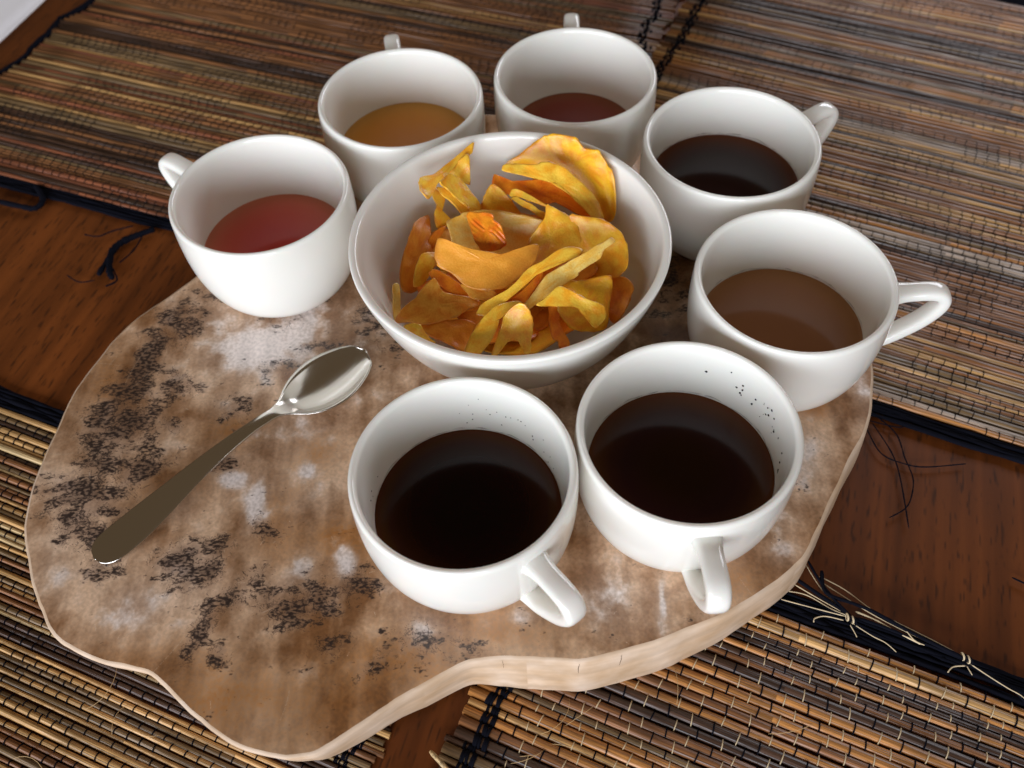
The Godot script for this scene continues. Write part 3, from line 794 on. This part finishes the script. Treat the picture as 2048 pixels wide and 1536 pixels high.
	chip("pale rolled chip with a blunt white tip pointing to the right wall", "pale", 3, Vector3(0.0277, 0.0880, -0.2672), Vector3(0.201, 0.803, 0.562), [[-10.1,1.4],[-4.3,-1.6],[0.7,-4.6],[4.9,-6.5],[10.8,-9.9],[15.0,-11.8],[18.4,-13.6],[19.3,-11.4],[14.8,-8.7],[12.5,-4.8],[7.9,-2.1],[2.9,0.9],[2.4,2.1],[-3.1,5.5],[-8.0,8.5],[-13.8,12.2],[-18.8,15.6],[-20.3,13.6],[-16.0,8.7],[-13.5,5.2]])
	chip("wedge-shaped bright yellow chip near the right front of the bowl", "bright", -4, Vector3(0.0286, 0.0870, -0.2480), Vector3(0.100, 0.796, 0.597), [[-16.1,-0.9],[-11.7,-4.1],[-6.9,-8.1],[-2.4,-6.7],[2.0,-3.9],[6.2,-1.8],[10.3,-0.1],[11.4,2.6],[10.8,5.6],[7.6,8.7],[5.3,7.3],[3.7,2.3],[-2.0,-0.1],[-6.6,-0.5],[-11.2,-0.3]])
	chip("flat amber chip standing upright behind the bright yellow wedge", "amber", 2, Vector3(0.0346, 0.0750, -0.2599), Vector3(0.150, 0.501, 0.852), [[-7.9,-9.8],[-2.6,-9.7],[3.4,-10.4],[9.9,-10.5],[9.9,-3.6],[9.0,3.0],[8.5,11.0],[5.2,13.2],[-3.0,11.9],[-7.9,9.2],[-12.6,2.4],[-11.6,-5.7]])
	chip("dim brown chip lying in shade against the right wall", "brown", 2, Vector3(0.0501, 0.0700, -0.2666), Vector3(-0.608, 0.710, 0.355), [[-4.7,-8.1],[-0.8,-8.9],[3.8,-7.4],[6.7,-3.1],[5.9,0.5],[2.7,5.2],[-1.3,9.0],[-5.6,9.8],[-7.0,2.9]])
	chip("reddish brown narrow strip standing at the front of the bowl", "orange", 2, Vector3(0.0208, 0.0700, -0.2502), Vector3(0.503, 0.704, 0.503), [[-2.6,-9.8],[1.6,-9.8],[0.3,-4.6],[1.9,0.1],[5.4,5.7],[3.8,8.1],[0.5,7.6],[-0.3,5.2],[-3.0,4.0],[-4.1,-1.1],[-3.4,-5.4]])
	chip("yellow leaf-shaped chip with a curled tip at the front of the bowl", "bright", 3, Vector3(-0.0061, 0.0840, -0.2440), Vector3(0.451, 0.752, 0.481), [[-12.6,12.2],[-10.0,5.0],[-6.7,0.2],[-3.5,-3.3],[0.5,-6.2],[6.8,-8.4],[13.1,-8.9],[13.4,-7.9],[7.5,-6.7],[3.0,-4.1],[1.7,-0.6],[-1.0,5.7],[-3.5,9.1],[-7.4,12.9]])
	chip("olive yellow chip with a notched lower edge at the front wall", "gold", -3, Vector3(0.0021, 0.0810, -0.2396), Vector3(0.050, 0.599, 0.799), [[-2.9,-8.4],[0.3,-11.3],[3.7,-12.2],[5.9,-9.8],[7.2,-6.2],[7.4,-1.6],[6.4,3.5],[5.9,7.8],[3.5,8.0],[3.7,5.2],[2.2,3.2],[-1.9,2.9],[-5.9,5.0],[-7.6,8.4],[-9.9,8.7],[-8.1,3.7],[-5.9,-0.9],[-4.2,-5.4]])
	chip("large tan triangular chip with a black mark at the left front", "tan", 3, Vector3(-0.0310, 0.0740, -0.2636), Vector3(0.150, 0.852, 0.501), [[-17.3,5.3],[-13.9,0.5],[-8.5,-3.8],[-5.4,-7.9],[-1.2,-11.2],[0.6,-9.7],[2.6,-5.9],[7.1,-4.6],[14.5,-3.3],[18.5,-1.3],[16.5,0.5],[12.7,1.9],[8.5,4.5],[2.9,6.2],[-2.4,7.6],[-6.8,7.8],[-11.9,6.6],[-15.6,6.5]])
	chip("small pale yellow chip end peeping over the left front wall", "bright", 1, Vector3(-0.0380, 0.0810, -0.2436), Vector3(0.201, 0.755, 0.624), [[-5.7,-2.5],[-3.5,-3.4],[-1.4,-3.3],[1.0,-2.5],[2.3,0.0],[4.3,2.6],[6.3,4.5],[2.8,4.0],[-1.3,1.6],[-4.7,-1.0]])
	chip("dim brown chip lying low behind the front wall", "brown", 3, Vector3(-0.0256, 0.0670, -0.2533), Vector3(0.206, 0.928, 0.309), [[-12.5,-3.8],[-6.5,-5.1],[-0.5,-5.7],[6.6,-5.9],[10.7,-4.0],[8.3,0.5],[7.7,7.6],[3.6,7.7],[-0.8,5.4],[-5.9,2.8],[-10.3,0.1]])
	chip("thin pale stick of chip upright at the left wall", "pale", 0, Vector3(-0.0496, 0.0700, -0.2704), Vector3(0.506, 0.658, 0.557), [[-1.3,-7.4],[1.6,-7.4],[1.6,-2.1],[1.7,3.6],[-0.2,7.3],[-1.8,6.4],[-1.6,-0.3]])
	chip("reddish chip in shade under the crescent chip", "orange", 2, Vector3(-0.0251, 0.0760, -0.2738), Vector3(0.101, 0.909, 0.404), [[-8.4,-4.9],[-6.1,-7.2],[-0.2,-3.5],[4.9,0.5],[8.5,3.8],[9.9,6.5],[1.0,4.4],[-3.4,1.5],[-6.3,-1.3]])
	chip("tan chip edge just below the crescent chip", "tan", 1, Vector3(-0.0125, 0.0790, -0.2656), Vector3(0.000, 0.906, 0.423), [[-7.4,-4.2],[-0.8,-1.9],[5.4,-1.2],[7.1,1.6],[2.7,3.0],[-2.5,2.6],[-4.6,0.2]])
	chip("small dark brown chip deep in the pile at the front left", "brown", 1, Vector3(-0.0156, 0.0670, -0.2618), Vector3(0.101, 0.909, 0.404), [[-6.8,-1.9],[4.1,-2.8],[5.9,-0.8],[1.6,3.8],[-4.7,1.7]])
	# slices lower in the pile, showing through the gaps
	var r := RandomNumberGenerator.new()
	r.seed = 77
	for k in 24:
		var a := TAU * k / 24.0 * 5.0 + 0.4
		var d := 0.008 + 0.032 * ((k * 7) % 24) / 24.0
		var pts := []
		for j in 11:
			var b := TAU * j / 11.0
			var q := 14.5 + r.randf_range(-3, 3)
			pts.append([q * cos(b) * 1.2, q * sin(b) * 0.8])
		var tilt := Vector3(-cos(a) * d * 16.0 + r.randf_range(-0.3, 0.3), 1, -sin(a) * d * 12.0 + r.randf_range(-0.2, 0.4))
		var lift := 0.019 + 0.014 * ((k * 5) % 24) / 24.0 + maxf(0.0, d - 0.016) * 0.30
		var side: String = "right" if absf(cos(a)) > absf(sin(a)) and cos(a) > 0 else "left" if absf(cos(a)) > absf(sin(a)) else "front" if sin(a) > 0 else "back"
		chip("%s chip low in the pile, glimpsed through gaps toward the %s of the bowl" % [["golden", "tan", "orange", "brown"][k % 4], side], ["gold", "tan", "orange", "brown"][k % 4], r.randf_range(-3, 4), Vector3(0.0023 + cos(a) * d * 0.86, BOARD_TOP + lift, -0.2868 + sin(a) * d * 0.86), tilt, pts)


# ---------------------------------------------------------------- spoon
func spoon() -> void:
	var a := Vector3(-0.1768, BOARD_TOP, -0.1712)
	var b := Vector3(-0.0680, BOARD_TOP, -0.2691)
	var t := thing("spoon", "steel teaspoon lying face up on the bare part of the board", "spoon", a)
	var d := (b - a)
	var L := d.length()
	t.rotation.y = -atan2(d.z, d.x)
	# s, half width, height of the rim line, depth of the bowl (+) or crown of the handle (-)
	var keys := [[0.0, 0.0008, 0.0012, 0.0], [0.004, 0.0030, 0.0012, 0.0], [0.012, 0.0050, 0.0012, -0.0002], [0.028, 0.0068, 0.0013, -0.0003], [0.05, 0.0078, 0.0014, -0.0003], [0.08, 0.0081, 0.0016, -0.0004], [0.14, 0.0080, 0.0026, -0.0005], [0.25, 0.0066, 0.0055, -0.0007], [0.37, 0.0048, 0.0090, -0.0008], [0.50, 0.0034, 0.0112, -0.0008], [0.60, 0.0028, 0.0110, -0.0006], [0.655, 0.0034, 0.0098, 0.0], [0.685, 0.0058, 0.0085, 0.0012], [0.715, 0.0094, 0.0076, 0.0032], [0.755, 0.0128, 0.0071, 0.0048], [0.81, 0.0150, 0.0069, 0.0056], [0.865, 0.0150, 0.0069, 0.0053], [0.92, 0.0127, 0.0070, 0.0042], [0.96, 0.0098, 0.0071, 0.0027], [0.985, 0.0064, 0.0072, 0.0012], [1.0, 0.0008, 0.0073, 0.0002]]
	var sets := []
	for i in keys.size() - 1:
		var p0: Array = keys[maxi(i - 1, 0)]
		var p1: Array = keys[i]
		var p2: Array = keys[i + 1]
		var p3: Array = keys[mini(i + 2, keys.size() - 1)]
		for k in 5:
			var f := k / 5.0
			var row := []
			for c in 4:
				row.append(cubic_interpolate_in_time(p1[c], p2[c], p0[c], p3[c], f, p2[0] - p1[0], p0[0] - p1[0], p3[0] - p1[0]) if c > 0 else lerpf(p1[0], p2[0], f))
			sets.append(row)
	sets.append(keys[keys.size() - 1])
	var rows := []
	var thick := 0.0011
	for s in sets:
		var row := PackedVector3Array()
		var w: float = maxf(s[1], 0.0005)
		var across := 14
		for k in across + 1:
			var u := -1.0 + 2.0 * k / across
			row.append(Vector3(s[0] * L, s[2] - s[3] * (1.0 - pow(absf(u), 2.3 if s[3] > 0 else 2.0)) + thick * 0.5, u * w))
		row.append(Vector3(s[0] * L, s[2], w + 0.00025))
		for k in across + 1:
			var u := 1.0 - 2.0 * k / across
			row.append(Vector3(s[0] * L, s[2] - s[3] * (1.0 - pow(absf(u), 2.3 if s[3] > 0 else 2.0)) - thick * 0.5, u * w))
		row.append(Vector3(s[0] * L, s[2], -w - 0.00025))
		rows.append(row)
	var first: PackedVector3Array = rows[0]
	var cap := PackedVector3Array()
	for v in first:
		cap.append(Vector3(-0.0004, 0.0012, 0))
	rows.push_front(cap)
	var cap2 := PackedVector3Array()
	for v in first:
		cap2.append(Vector3(L + 0.0004, 0.0073, 0))
	rows.append(cap2)
	rows.reverse()
	var hn := []
	var bn := []
	for i in rows.size():
		var x: float = rows[i][0].x / L
		if x >= 0.655:
			bn.append(rows[i])
		if x <= 0.6551:
			hn.append(rows[i])
	part("steel_body", grid_mesh(rows, true), M.steel, t)


# ---------------------------------------------------------------- reed mats
func stick_mesh(length: float, w: float, h: float, seed_: int) -> ArrayMesh:
	var r := RandomNumberGenerator.new()
	r.seed = seed_
	var nz := FastNoiseLite.new()
	nz.seed = seed_
	nz.frequency = 14.0
	var rows := []
	var count := 13
	var sides := 8
	for i in count:
		var x := length * i / (count - 1.0)
		var f := 1.0 + 0.16 * nz.get_noise_1d(x)
		var row := PackedVector3Array()
		for k in sides:
			var a := TAU * k / sides
			row.append(Vector3(x, h * 0.5 + sin(a) * h * 0.5 * f + 0.0003 * nz.get_noise_2d(x, 9.0), cos(a) * w * 0.5 * f + 0.0007 * nz.get_noise_2d(x * 0.5, 3.0)))
		rows.append(row)
	var c0 := PackedVector3Array()
	var c1 := PackedVector3Array()
	for k in sides:
		c0.append(Vector3(0.0002, h * 0.5, 0))
		c1.append(Vector3(length - 0.0002, h * 0.5, 0))
	rows.push_front(c0)
	rows.append(c1)
	var st := SurfaceTool.new()
	st.begin(Mesh.PRIMITIVE_TRIANGLES)
	st.set_smooth_group(0)
	for i in rows.size():
		for k in sides + 1:
			st.set_uv(Vector2(rows[i][k % sides].x / 0.16 + 0.37 * seed_, float(k) / sides))
			st.add_vertex(rows[i][k % sides])
	for i in rows.size() - 1:
		for k in sides:
			var a := i * (sides + 1) + k
			var b := a + 1
			for q in [a, b + sides + 1, b, a, a + sides + 1, b + sides + 1]:
				st.add_index(q)
	st.generate_normals()
	st.generate_tangents()
	return st.commit()


func arc_mesh(r: float) -> ArrayMesh:
	# a thread over a reed: half an ellipse in the y-z plane, unit size, thread radius r
	var pts := []
	for k in 9:
		var a := PI * k / 8.0
		pts.append(Vector3(0, sin(a), -cos(a) * 0.5))
	var rows := []
	for i in pts.size():
		var out := Vector3(0, sin(PI * i / 8.0), -cos(PI * i / 8.0))
		var row := PackedVector3Array()
		for k in 5:
			var a := TAU * k / 5
			row.append(pts[i] + out * sin(a) * r + Vector3(cos(a) * r, 0, 0))
		rows.append(row)
	return grid_mesh(rows, true)


func mat_of_reeds(label: String, corner: Vector2, deg: float, length: float, count: int, pitch: float, h: float, palette_: Array, style: String, seed_: int, bind: Array, lift := 0.0, same := 0.2, ragged := 0.0) -> Node3D:
	var t := thing("placemat", label, "placemat", Vector3(corner.x, lift, corner.y), -deg_to_rad(deg), "woven reed placemats on the table")
	var r := RandomNumberGenerator.new()
	r.seed = seed_
	var shapes := []
	for k in 5:
		shapes.append(stick_mesh(length, pitch * (0.70 + 0.11 * k), h * (0.80 + 0.07 * k), seed_ * 10 + k))
	var over_black := []
	var over_cream := []
	var band := []
	var run := ""
	var ragg := FastNoiseLite.new()
	ragg.seed = seed_
	ragg.frequency = 0.06
	var sizes := []
	var total := 0.0
	for i in count:
		sizes.append(r.randi() % 5)
		total += 0.70 + 0.11 * sizes[i]
	var edge := 0.0
	for i in count:
		var size: int = sizes[i]
		var wide_: float = pitch * count / total * (0.70 + 0.11 * size)
		edge += wide_
		var o := part("reed", shapes[size], null, t)
		if run == "" or r.randf() > same:
			run = palette_[r.randi() % palette_.size()]
		o.material_override = M["reed_" + run]
		var dx := r.randf_range(-0.002, 0.0015) + ragged * ragg.get_noise_1d(i * 1.0)
		var z := edge - wide_ * 0.5 + r.randf_range(-0.03, 0.03) * pitch
		var y := r.randf_range(0.0, 0.0002)
		o.position = Vector3(dx, y, z)
		o.rotation.y = r.randf_range(-0.0016, 0.0016)
		if i % 3 == 1:
			o.rotation.x = r.randf_range(-0.25, 0.25)
		var put := func(list: Array, x: float, tall: float, wide: float) -> void:
			var zz := z - sin(o.rotation.y) * x
			var lean := r.randf_range(-0.16, 0.16)
			list.append(Transform3D(Basis(Vector3.UP, lean) * Basis.from_scale(Vector3(pitch * wide, h * (0.80 + 0.07 * size) * 0.5 * tall, wide_)), Vector3(x + dx, y + h * (0.80 + 0.07 * size) * 0.5, zz)))
		if style == "pairs":
			var shift := (0.0 if i % 2 == 0 else -0.0056) + r.randf_range(-0.0012, 0.0012)
			var x := 0.022 + shift
			var q := 0
			while x < length - 0.02:
				put.call(over_black if q % 2 == 0 else over_cream, x + r.randf_range(-0.0006, 0.0006), 1.16, 0.55 if q % 2 == 0 else 0.45)
				x += 0.00925
				q += 1
		else:
			var q := 0
			var x := 0.020
			while x < length - 0.018:
				var block: int = q / 6
				if (block * 7 + (i / (1 if style == "wide" else 2)) * 3 + hash(Vector2i(block, i / 2)) % 3) % 2 == 0:
					put.call(over_black, x + r.randf_range(-0.0005, 0.0005), 1.15, 0.40 if style == "dense" else 0.7)
				x += 0.0063
				q += 1
		for e in bind:
			for s in 3:
				for two in 2:
					if (i + s) % 2 == 0 or two == 0:
						put.call(band, float(e) + s * 0.0021 + two * 0.0009, 1.22, 1.0)
	scatter("dark_stitching", arc_mesh(0.15), over_black, M.black_thread if style == "dense" else M.navy, t)
	if over_cream:
		scatter("cream_stitching", arc_mesh(0.15), over_cream, M.cream, t)
	if band:
		scatter("end_binding", arc_mesh(0.17), band, M.navy, t)
	return t


func selvedge(t: Node3D, length: float, z0: float, z1: float, n: int, from := 0.0) -> void:
	# loose navy warp threads lying along a long edge
	for k in n:
		var pts := []
		var z := lerpf(z0, z1, (k + 0.5) / n)
		var w := FastNoiseLite.new()
		w.seed = 300 + k + int(z0 * 10000)
		w.frequency = 9.0
		for i in 60:
			var x := lerpf(from, length, i / 59.0)
			pts.append(Vector3(x, 0.0013 + 0.0007 * w.get_noise_2d(x, 2.0), z + 0.0016 * w.get_noise_1d(x)))
		part("edge_thread", tube(pts, absf(z1 - z0) / n * 0.72, 6, 0.3), M.navy, t)


func local_path(t: Node3D, list: Array, sub := 5) -> Array:
	var inv := t.transform.affine_inverse()
	var out := []
	for v in smooth3(mm3(list), sub):
		out.append(inv * v)
	return out


func mats() -> void:
	var d := func(a: float) -> Vector2: return Vector2(cos(deg_to_rad(a)), sin(deg_to_rad(a)))
	# front left: its right end shows under the board
	var right := Vector2(-0.0262, -0.1675)
	var c1: Vector2 = right - d.call(24.5) * 0.40
	var m1 := mat_of_reeds("olive and tan reed placemat under the left half of the board", c1, 24.5, 0.40, 66, 0.0027, 0.0023, ["tan", "tan", "pale", "olive", "brown", "dark", "brown", "olive", "tan"], "wide", 3, [0.386])
	selvedge(m1, 0.38, -0.0105, -0.0005, 6)
	var m2 := mat_of_reeds("orange and dark brown reed placemat at the front right with cream and navy stitches", Vector2(0.0122, -0.1904), 26.2, 0.40, 40, 0.0039, 0.0029, ["orange", "tan", "dark", "brown", "orange", "tan", "olive", "orange", "brown", "dark"], "pairs", 4, [0.0085], 0.0, 0.05)
	selvedge(m2, 0.40, -0.012, -0.001, 6, 0.08)
	var m3 := mat_of_reeds("reddish brown reed placemat behind the cups at the back left", Vector2(-0.375, -0.4785) - d.call(22.6).orthogonal() * -0.393, 22.6, 0.424, 115, 0.0034, 0.0026, ["brown", "red", "brown", "brown", "olive", "tan", "brown", "dark"], "dense", 5, [0.4085], 0.0, 0.1, 0.010)
	selvedge(m3, 0.41, 0.3912, 0.3985, 5)
	var rg := FastNoiseLite.new()
	rg.seed = 5
	rg.frequency = 0.06
	for k in 6:
		var pts := []
		var w := FastNoiseLite.new()
		w.seed = 40 + k
		w.frequency = 16.0
		for i in 60:
			var z := i / 59.0 * 0.39
			pts.append(Vector3(-0.003 - 0.0012 * (k % 3) + 0.003 * w.get_noise_1d(z) + 0.010 * rg.get_noise_1d(z / 0.0034), 0.001 + 0.0006 * (k / 3), z))
		part("end_thread", tube(pts, 0.0009, 6, 0.3), M.navy, m3)
	var m4c: Vector2 = Vector2(0.1119, -0.5268) - d.call(25.5) * 0.011
	# along the seam down to the near edge
	var v4: Vector2 = -d.call(27.0).orthogonal() * -1.0
	var near: Vector2 = m4c + Vector2(-sin(deg_to_rad(27.0)), cos(deg_to_rad(27.0))) * 0.2165
	var c4: Vector2 = near - Vector2(-sin(deg_to_rad(27.0)), cos(deg_to_rad(27.0))) * 0.385
	var m4 := mat_of_reeds("grey brown reed placemat with pale glints at the back right", c4, 27.0, 0.42, 113, 0.0034, 0.0027, ["tan", "brown", "grey", "brown", "orange", "brown", "tan", "dark", "olive", "brown"], "dense", 6, [0.0085], 0.0004, 0.15)
	selvedge(m4, 0.42, 0.3853, 0.3935, 5)
	selvedge(m4, 0.42, -0.012, -0.001, 5)
	# fringe of the front right mat
	for f in [["c", 0.45, [[123.5,4.5,-164.8],[128.0,4.5,-152.0],[135.7,4.5,-141.3]]], ["c", 0.45, [[116.5,5.1,-155.4],[123.8,5.1,-149.5],[135.4,5.1,-140.7]]], ["c", 0.45, [[109.2,5.7,-148.8],[120.8,5.7,-144.6],[133.9,5.7,-140.0]]], ["c", 0.5, [[113.2,4.5,-152.8],[120.8,4.5,-150.5],[129.5,4.5,-144.0],[135.5,4.5,-140.7]]], ["n", 1.2, [[117.7,5.1,-157.9],[128.1,5.1,-148.0],[136.4,5.1,-140.4]]], ["n", 0.9, [[124.6,5.7,-165.4],[126.8,5.7,-157.7],[131.3,5.7,-147.6],[136.0,5.7,-140.5]]], ["c", 0.5, [[128.0,4.5,-158.8],[137.3,4.5,-152.1],[146.3,4.5,-142.5],[155.8,4.5,-136.0],[169.7,4.5,-126.6],[178.1,4.5,-120.2]]], ["c", 0.45, [[126.8,5.1,-157.0],[134.4,5.1,-150.1],[143.2,5.1,-142.4],[152.6,5.1,-135.4],[167.9,5.1,-125.3],[177.6,5.1,-119.5]]], ["n", 1.1, [[129.3,5.7,-160.7],[128.6,5.7,-150.8],[138.7,5.7,-145.4],[147.1,5.7,-140.7],[159.6,5.7,-131.3],[177.4,5.7,-119.6]]], ["n", 0.9, [[146.1,4.5,-141.9],[157.5,4.5,-132.4],[168.9,4.5,-124.4],[177.8,4.5,-119.4]]], ["c", 0.8, [[139.1,5.1,-142.0],[146.0,5.1,-138.1],[152.4,5.1,-133.1],[159.0,5.1,-128.7],[161.7,5.1,-126.8]]], ["c", 0.45, [[146.2,5.7,-141.4],[155.6,5.7,-135.0],[159.3,5.7,-128.4],[162.9,5.7,-126.0]]], ["c", 0.4, [[136.8,4.5,-137.1],[143.2,4.5,-131.5],[147.9,4.5,-128.3],[151.2,4.5,-124.2]]], ["c", 0.5, [[133.1,5.1,-138.5],[126.2,5.1,-140.6],[121.6,5.1,-140.0],[120.6,5.1,-138.3]]], ["c", 0.4, [[135.1,5.7,-136.1],[136.0,5.7,-133.1],[136.5,5.7,-130.8]]], ["n", 1, [[179.8,4.5,-117.1],[184.3,4.5,-113.0],[190.8,4.5,-108.3],[193.9,4.5,-105.0],[196.3,4.5,-100.1]]], ["c", 0.45, [[179.1,5.1,-117.5],[185.3,5.1,-111.7],[190.6,5.1,-107.1],[194.4,5.1,-104.2],[196.7,5.1,-100.4]]], ["c", 0.5, [[176.5,5.7,-116.8],[171.5,5.7,-116.6],[168.6,5.7,-114.5]]], ["c", 0.4, [[177.6,4.5,-117.2],[178.5,4.5,-113.3]]], ["n", 0.9, [[139.5,5.1,-139.0],[149.5,5.1,-134.4],[163.9,5.1,-126.7],[178.1,5.1,-119.2]]]]:
		part("fringe_thread", tube(local_path(m2, f[2]), float(f[1]) * 0.001 * (0.55 if f[0] == "c" else 0.75), 6, 0.15), M.cream if f[0] == "c" else M.navy, m2)
	for kn in mm3([[136.3,5.0,-138.7],[178.2,5.0,-119.7]]):
		for k in 4:
			var ring := []
			for j in 13:
				var a := TAU * j / 12.0
				ring.append(m2.transform.affine_inverse() * (kn + Vector3(0.0009 * (k - 1.5), 0.0002 + 0.0014 * sin(a), 0.0014 * cos(a) + 0.0007 * (k - 1.5))))
			part("knot", tube(ring, 0.0004, 6, 0.1, 1.0), M.cream if k % 2 == 0 else M.navy, m2)
	for list in [[[169.8,2.0,-235.0],[172.8,2.0,-220.1],[182.1,2.0,-213.6],[191.5,2.0,-211.3],[210.3,2.0,-211.9]],[[175.9,2.0,-242.1],[183.0,2.0,-230.4],[183.2,2.0,-217.1],[183.6,2.0,-205.4],[179.6,2.0,-195.4],[175.1,2.0,-190.1],[167.1,2.0,-186.2]],[[173.5,2.0,-237.2],[177.9,2.0,-219.8],[177.8,2.0,-205.7],[174.1,2.0,-180.4]],[[172.8,2.0,-238.5],[186.1,2.0,-233.9],[191.3,2.0,-237.4]]]:
		part("frayed_thread", tube(local_path(m4, list, 8), 0.00032, 5, 0.2), M.navy, m4)
	for f in [[1.8,[[-205.5,3.0,-397.9],[-220.5,3.0,-390.2],[-226.9,3.0,-382.1],[-225.8,3.0,-368.1],[-222.0,3.0,-359.6]]],[1.5,[[-222.3,3.0,-388.9],[-225.9,3.0,-382.0],[-229.2,3.0,-369.7],[-230.7,3.0,-362.9]]],[0.5,[[-223.8,3.0,-367.9],[-219.2,3.0,-358.1],[-224.6,3.0,-353.8]]],[1.6,[[-313.2,3.0,-431.8],[-291.6,3.0,-423.9],[-282.5,3.0,-421.7],[-279.7,3.0,-429.2],[-288.1,3.0,-442.6]]],[0.4,[[-246.7,3.0,-396.5],[-237.9,3.0,-394.4],[-230.5,3.0,-398.2],[-218.8,3.0,-401.8]]],[0.35,[[-231.8,3.0,-359.0],[-240.5,3.0,-358.2],[-248.9,3.0,-364.2]]],[0.4,[[-211.2,3.0,-395.4],[-214.5,3.0,-381.2],[-220.6,3.0,-371.8]]]]:
		part("frayed_thread", tube(local_path(m3, f[1], 8), float(f[0]) * 0.001, 7, 0.25), M.navy, m3)
	part("frayed_thread", tube(local_path(m4, [[210.8,2.0,-154.7],[217.0,2.0,-150.5]]), 0.0004, 5, 0.2), M.navy, m4)
	part("loose_straw", tube(local_path(m2, [[-39.3,5.0,-94.9],[-30.6,5.0,-85.6]]), 0.0009, 6, 0.1), M.reed_pale, m2)
	# loose fibres standing off the front mats
	for m: Node3D in [m1, m2]:
		var hairs := []
		for k in 40:
			var p := Vector3(rng.randf_range(0.12, 0.39) if m == m1 else rng.randf_range(0.0, 0.25), 0.0030, rng.randf_range(0.03, 0.165))
			var a := rng.randf_range(-0.9, 0.9) + (0.0 if rng.randf() < 0.7 else 1.5)
			var len := rng.randf_range(0.006, 0.022)
			var pts := []
			var curl := rng.randf_range(-0.9, 0.9)
			for i in 8:
				var f := i / 7.0
				pts.append(p + Vector3(cos(a + curl * f) * len * f, 0.0012 * sin(f * PI), sin(a + curl * f) * len * f))
			hairs.append(tube(pts, 0.00011, 4))
		part("loose_fibre", joined(hairs), M.fibre, m, "stuff")


# ---------------------------------------------------------------- scene
func _ready() -> void:
	rng.seed = 20
	var cam := Camera3D.new()
	cam.name = "camera"
	add_child(cam)
	cam.transform = Transform3D(Basis(Vector3(0.998642, -0.030842, 0.041980), Vector3(0.052092, 0.591260, -0.804797), Vector3(0.0, 0.805891, 0.592064)), Vector3(0, 0.3722, 0))
	var lens := CameraAttributesPhysical.new()
	lens.frustum_focal_length = 18.0 / tan(deg_to_rad(45.9922 / 2.0))
	lens.frustum_focus_distance = 0.372
	lens.frustum_near = 0.02
	lens.frustum_far = 20.0
	lens.exposure_aperture = 14.0
	cam.attributes = lens
	cam.fov = 45.9922
	cam.near = 0.02
	cam.far = 20.0
	cam.current = true
	var env := Environment.new()
	env.background_mode = Environment.BG_COLOR
	env.background_color = Color(0.115, 0.081, 0.048).linear_to_srgb()
	env.tonemap_mode = Environment.TONE_MAPPER_LINEAR
	env.tonemap_exposure = 1.0
	env.sdfgi_enabled = true
	env.ssao_enabled = true
	env.ssil_enabled = true
	var we := WorldEnvironment.new()
	we.name = "environment"
	we.environment = env
	add_child(we)
	# daylight from the open side of the porch, in front and to the left, and a weaker opening behind on the right
	area_light("front_opening", Vector3(-0.92, 0.62, 1.75), Vector3(0, 0.05, -0.28), Vector2(3.4, 0.95), 10.2, Color(0.935, 0.955, 1.0))
	area_light("rear_opening", Vector3(1.5, 1.25, -2.3), Vector3(0.1, 0.0, -0.35), Vector2(1.6, 0.8), 3.6, Color(0.95, 0.96, 1.0))
	materials()
	# the table and what lies beyond it
	var table := part("table", slab(Vector3(1.7, 0.035, 1.5), 0.004, 1.0), M.table, self)
	tag(table, "reddish brown hardwood table under the placemats", "table")
	table.rotation.y = -deg_to_rad(19.0)
	var ex := Vector2(cos(deg_to_rad(19.0)), sin(deg_to_rad(19.0)))
	var mid := Vector2(-0.3526, -0.6333) + ex * 0.85 + Vector2(-ex.y, ex.x) * 0.25
	table.position = Vector3(mid.x, 0, mid.y)
	var floor_ := part("floor", slab(Vector3(6, 0.1, 6), 0.004, 0.5), M.floor, self)
	floor_.set_meta("kind", "structure")
	floor_.position = Vector3(0, -0.75, -0.8)
	var ledge := part("bench", slab(Vector3(0.09, 0.04, 1.2), 0.006, 0.5), M.white_paint, self)
	tag(ledge, "white painted bench edge beyond the far left corner of the table", "bench")
	ledge.rotation.y = -deg_to_rad(21.0)
	ledge.position = Vector3(-0.48, -0.06, -0.70)
	board()
	bowl()
	chips()
	cups()
	spoon()
	mats()


func area_light(called: String, at: Vector3, to: Vector3, size: Vector2, energy: float, color: Color) -> void:
	var l := AreaLight3D.new()
	l.name = called
	add_child(l)
	l.look_at_from_position(at, to)
	l.area_size = size
	l.light_energy = energy
	l.light_color = color
	l.area_range = 12.0
	l.shadow_enabled = true
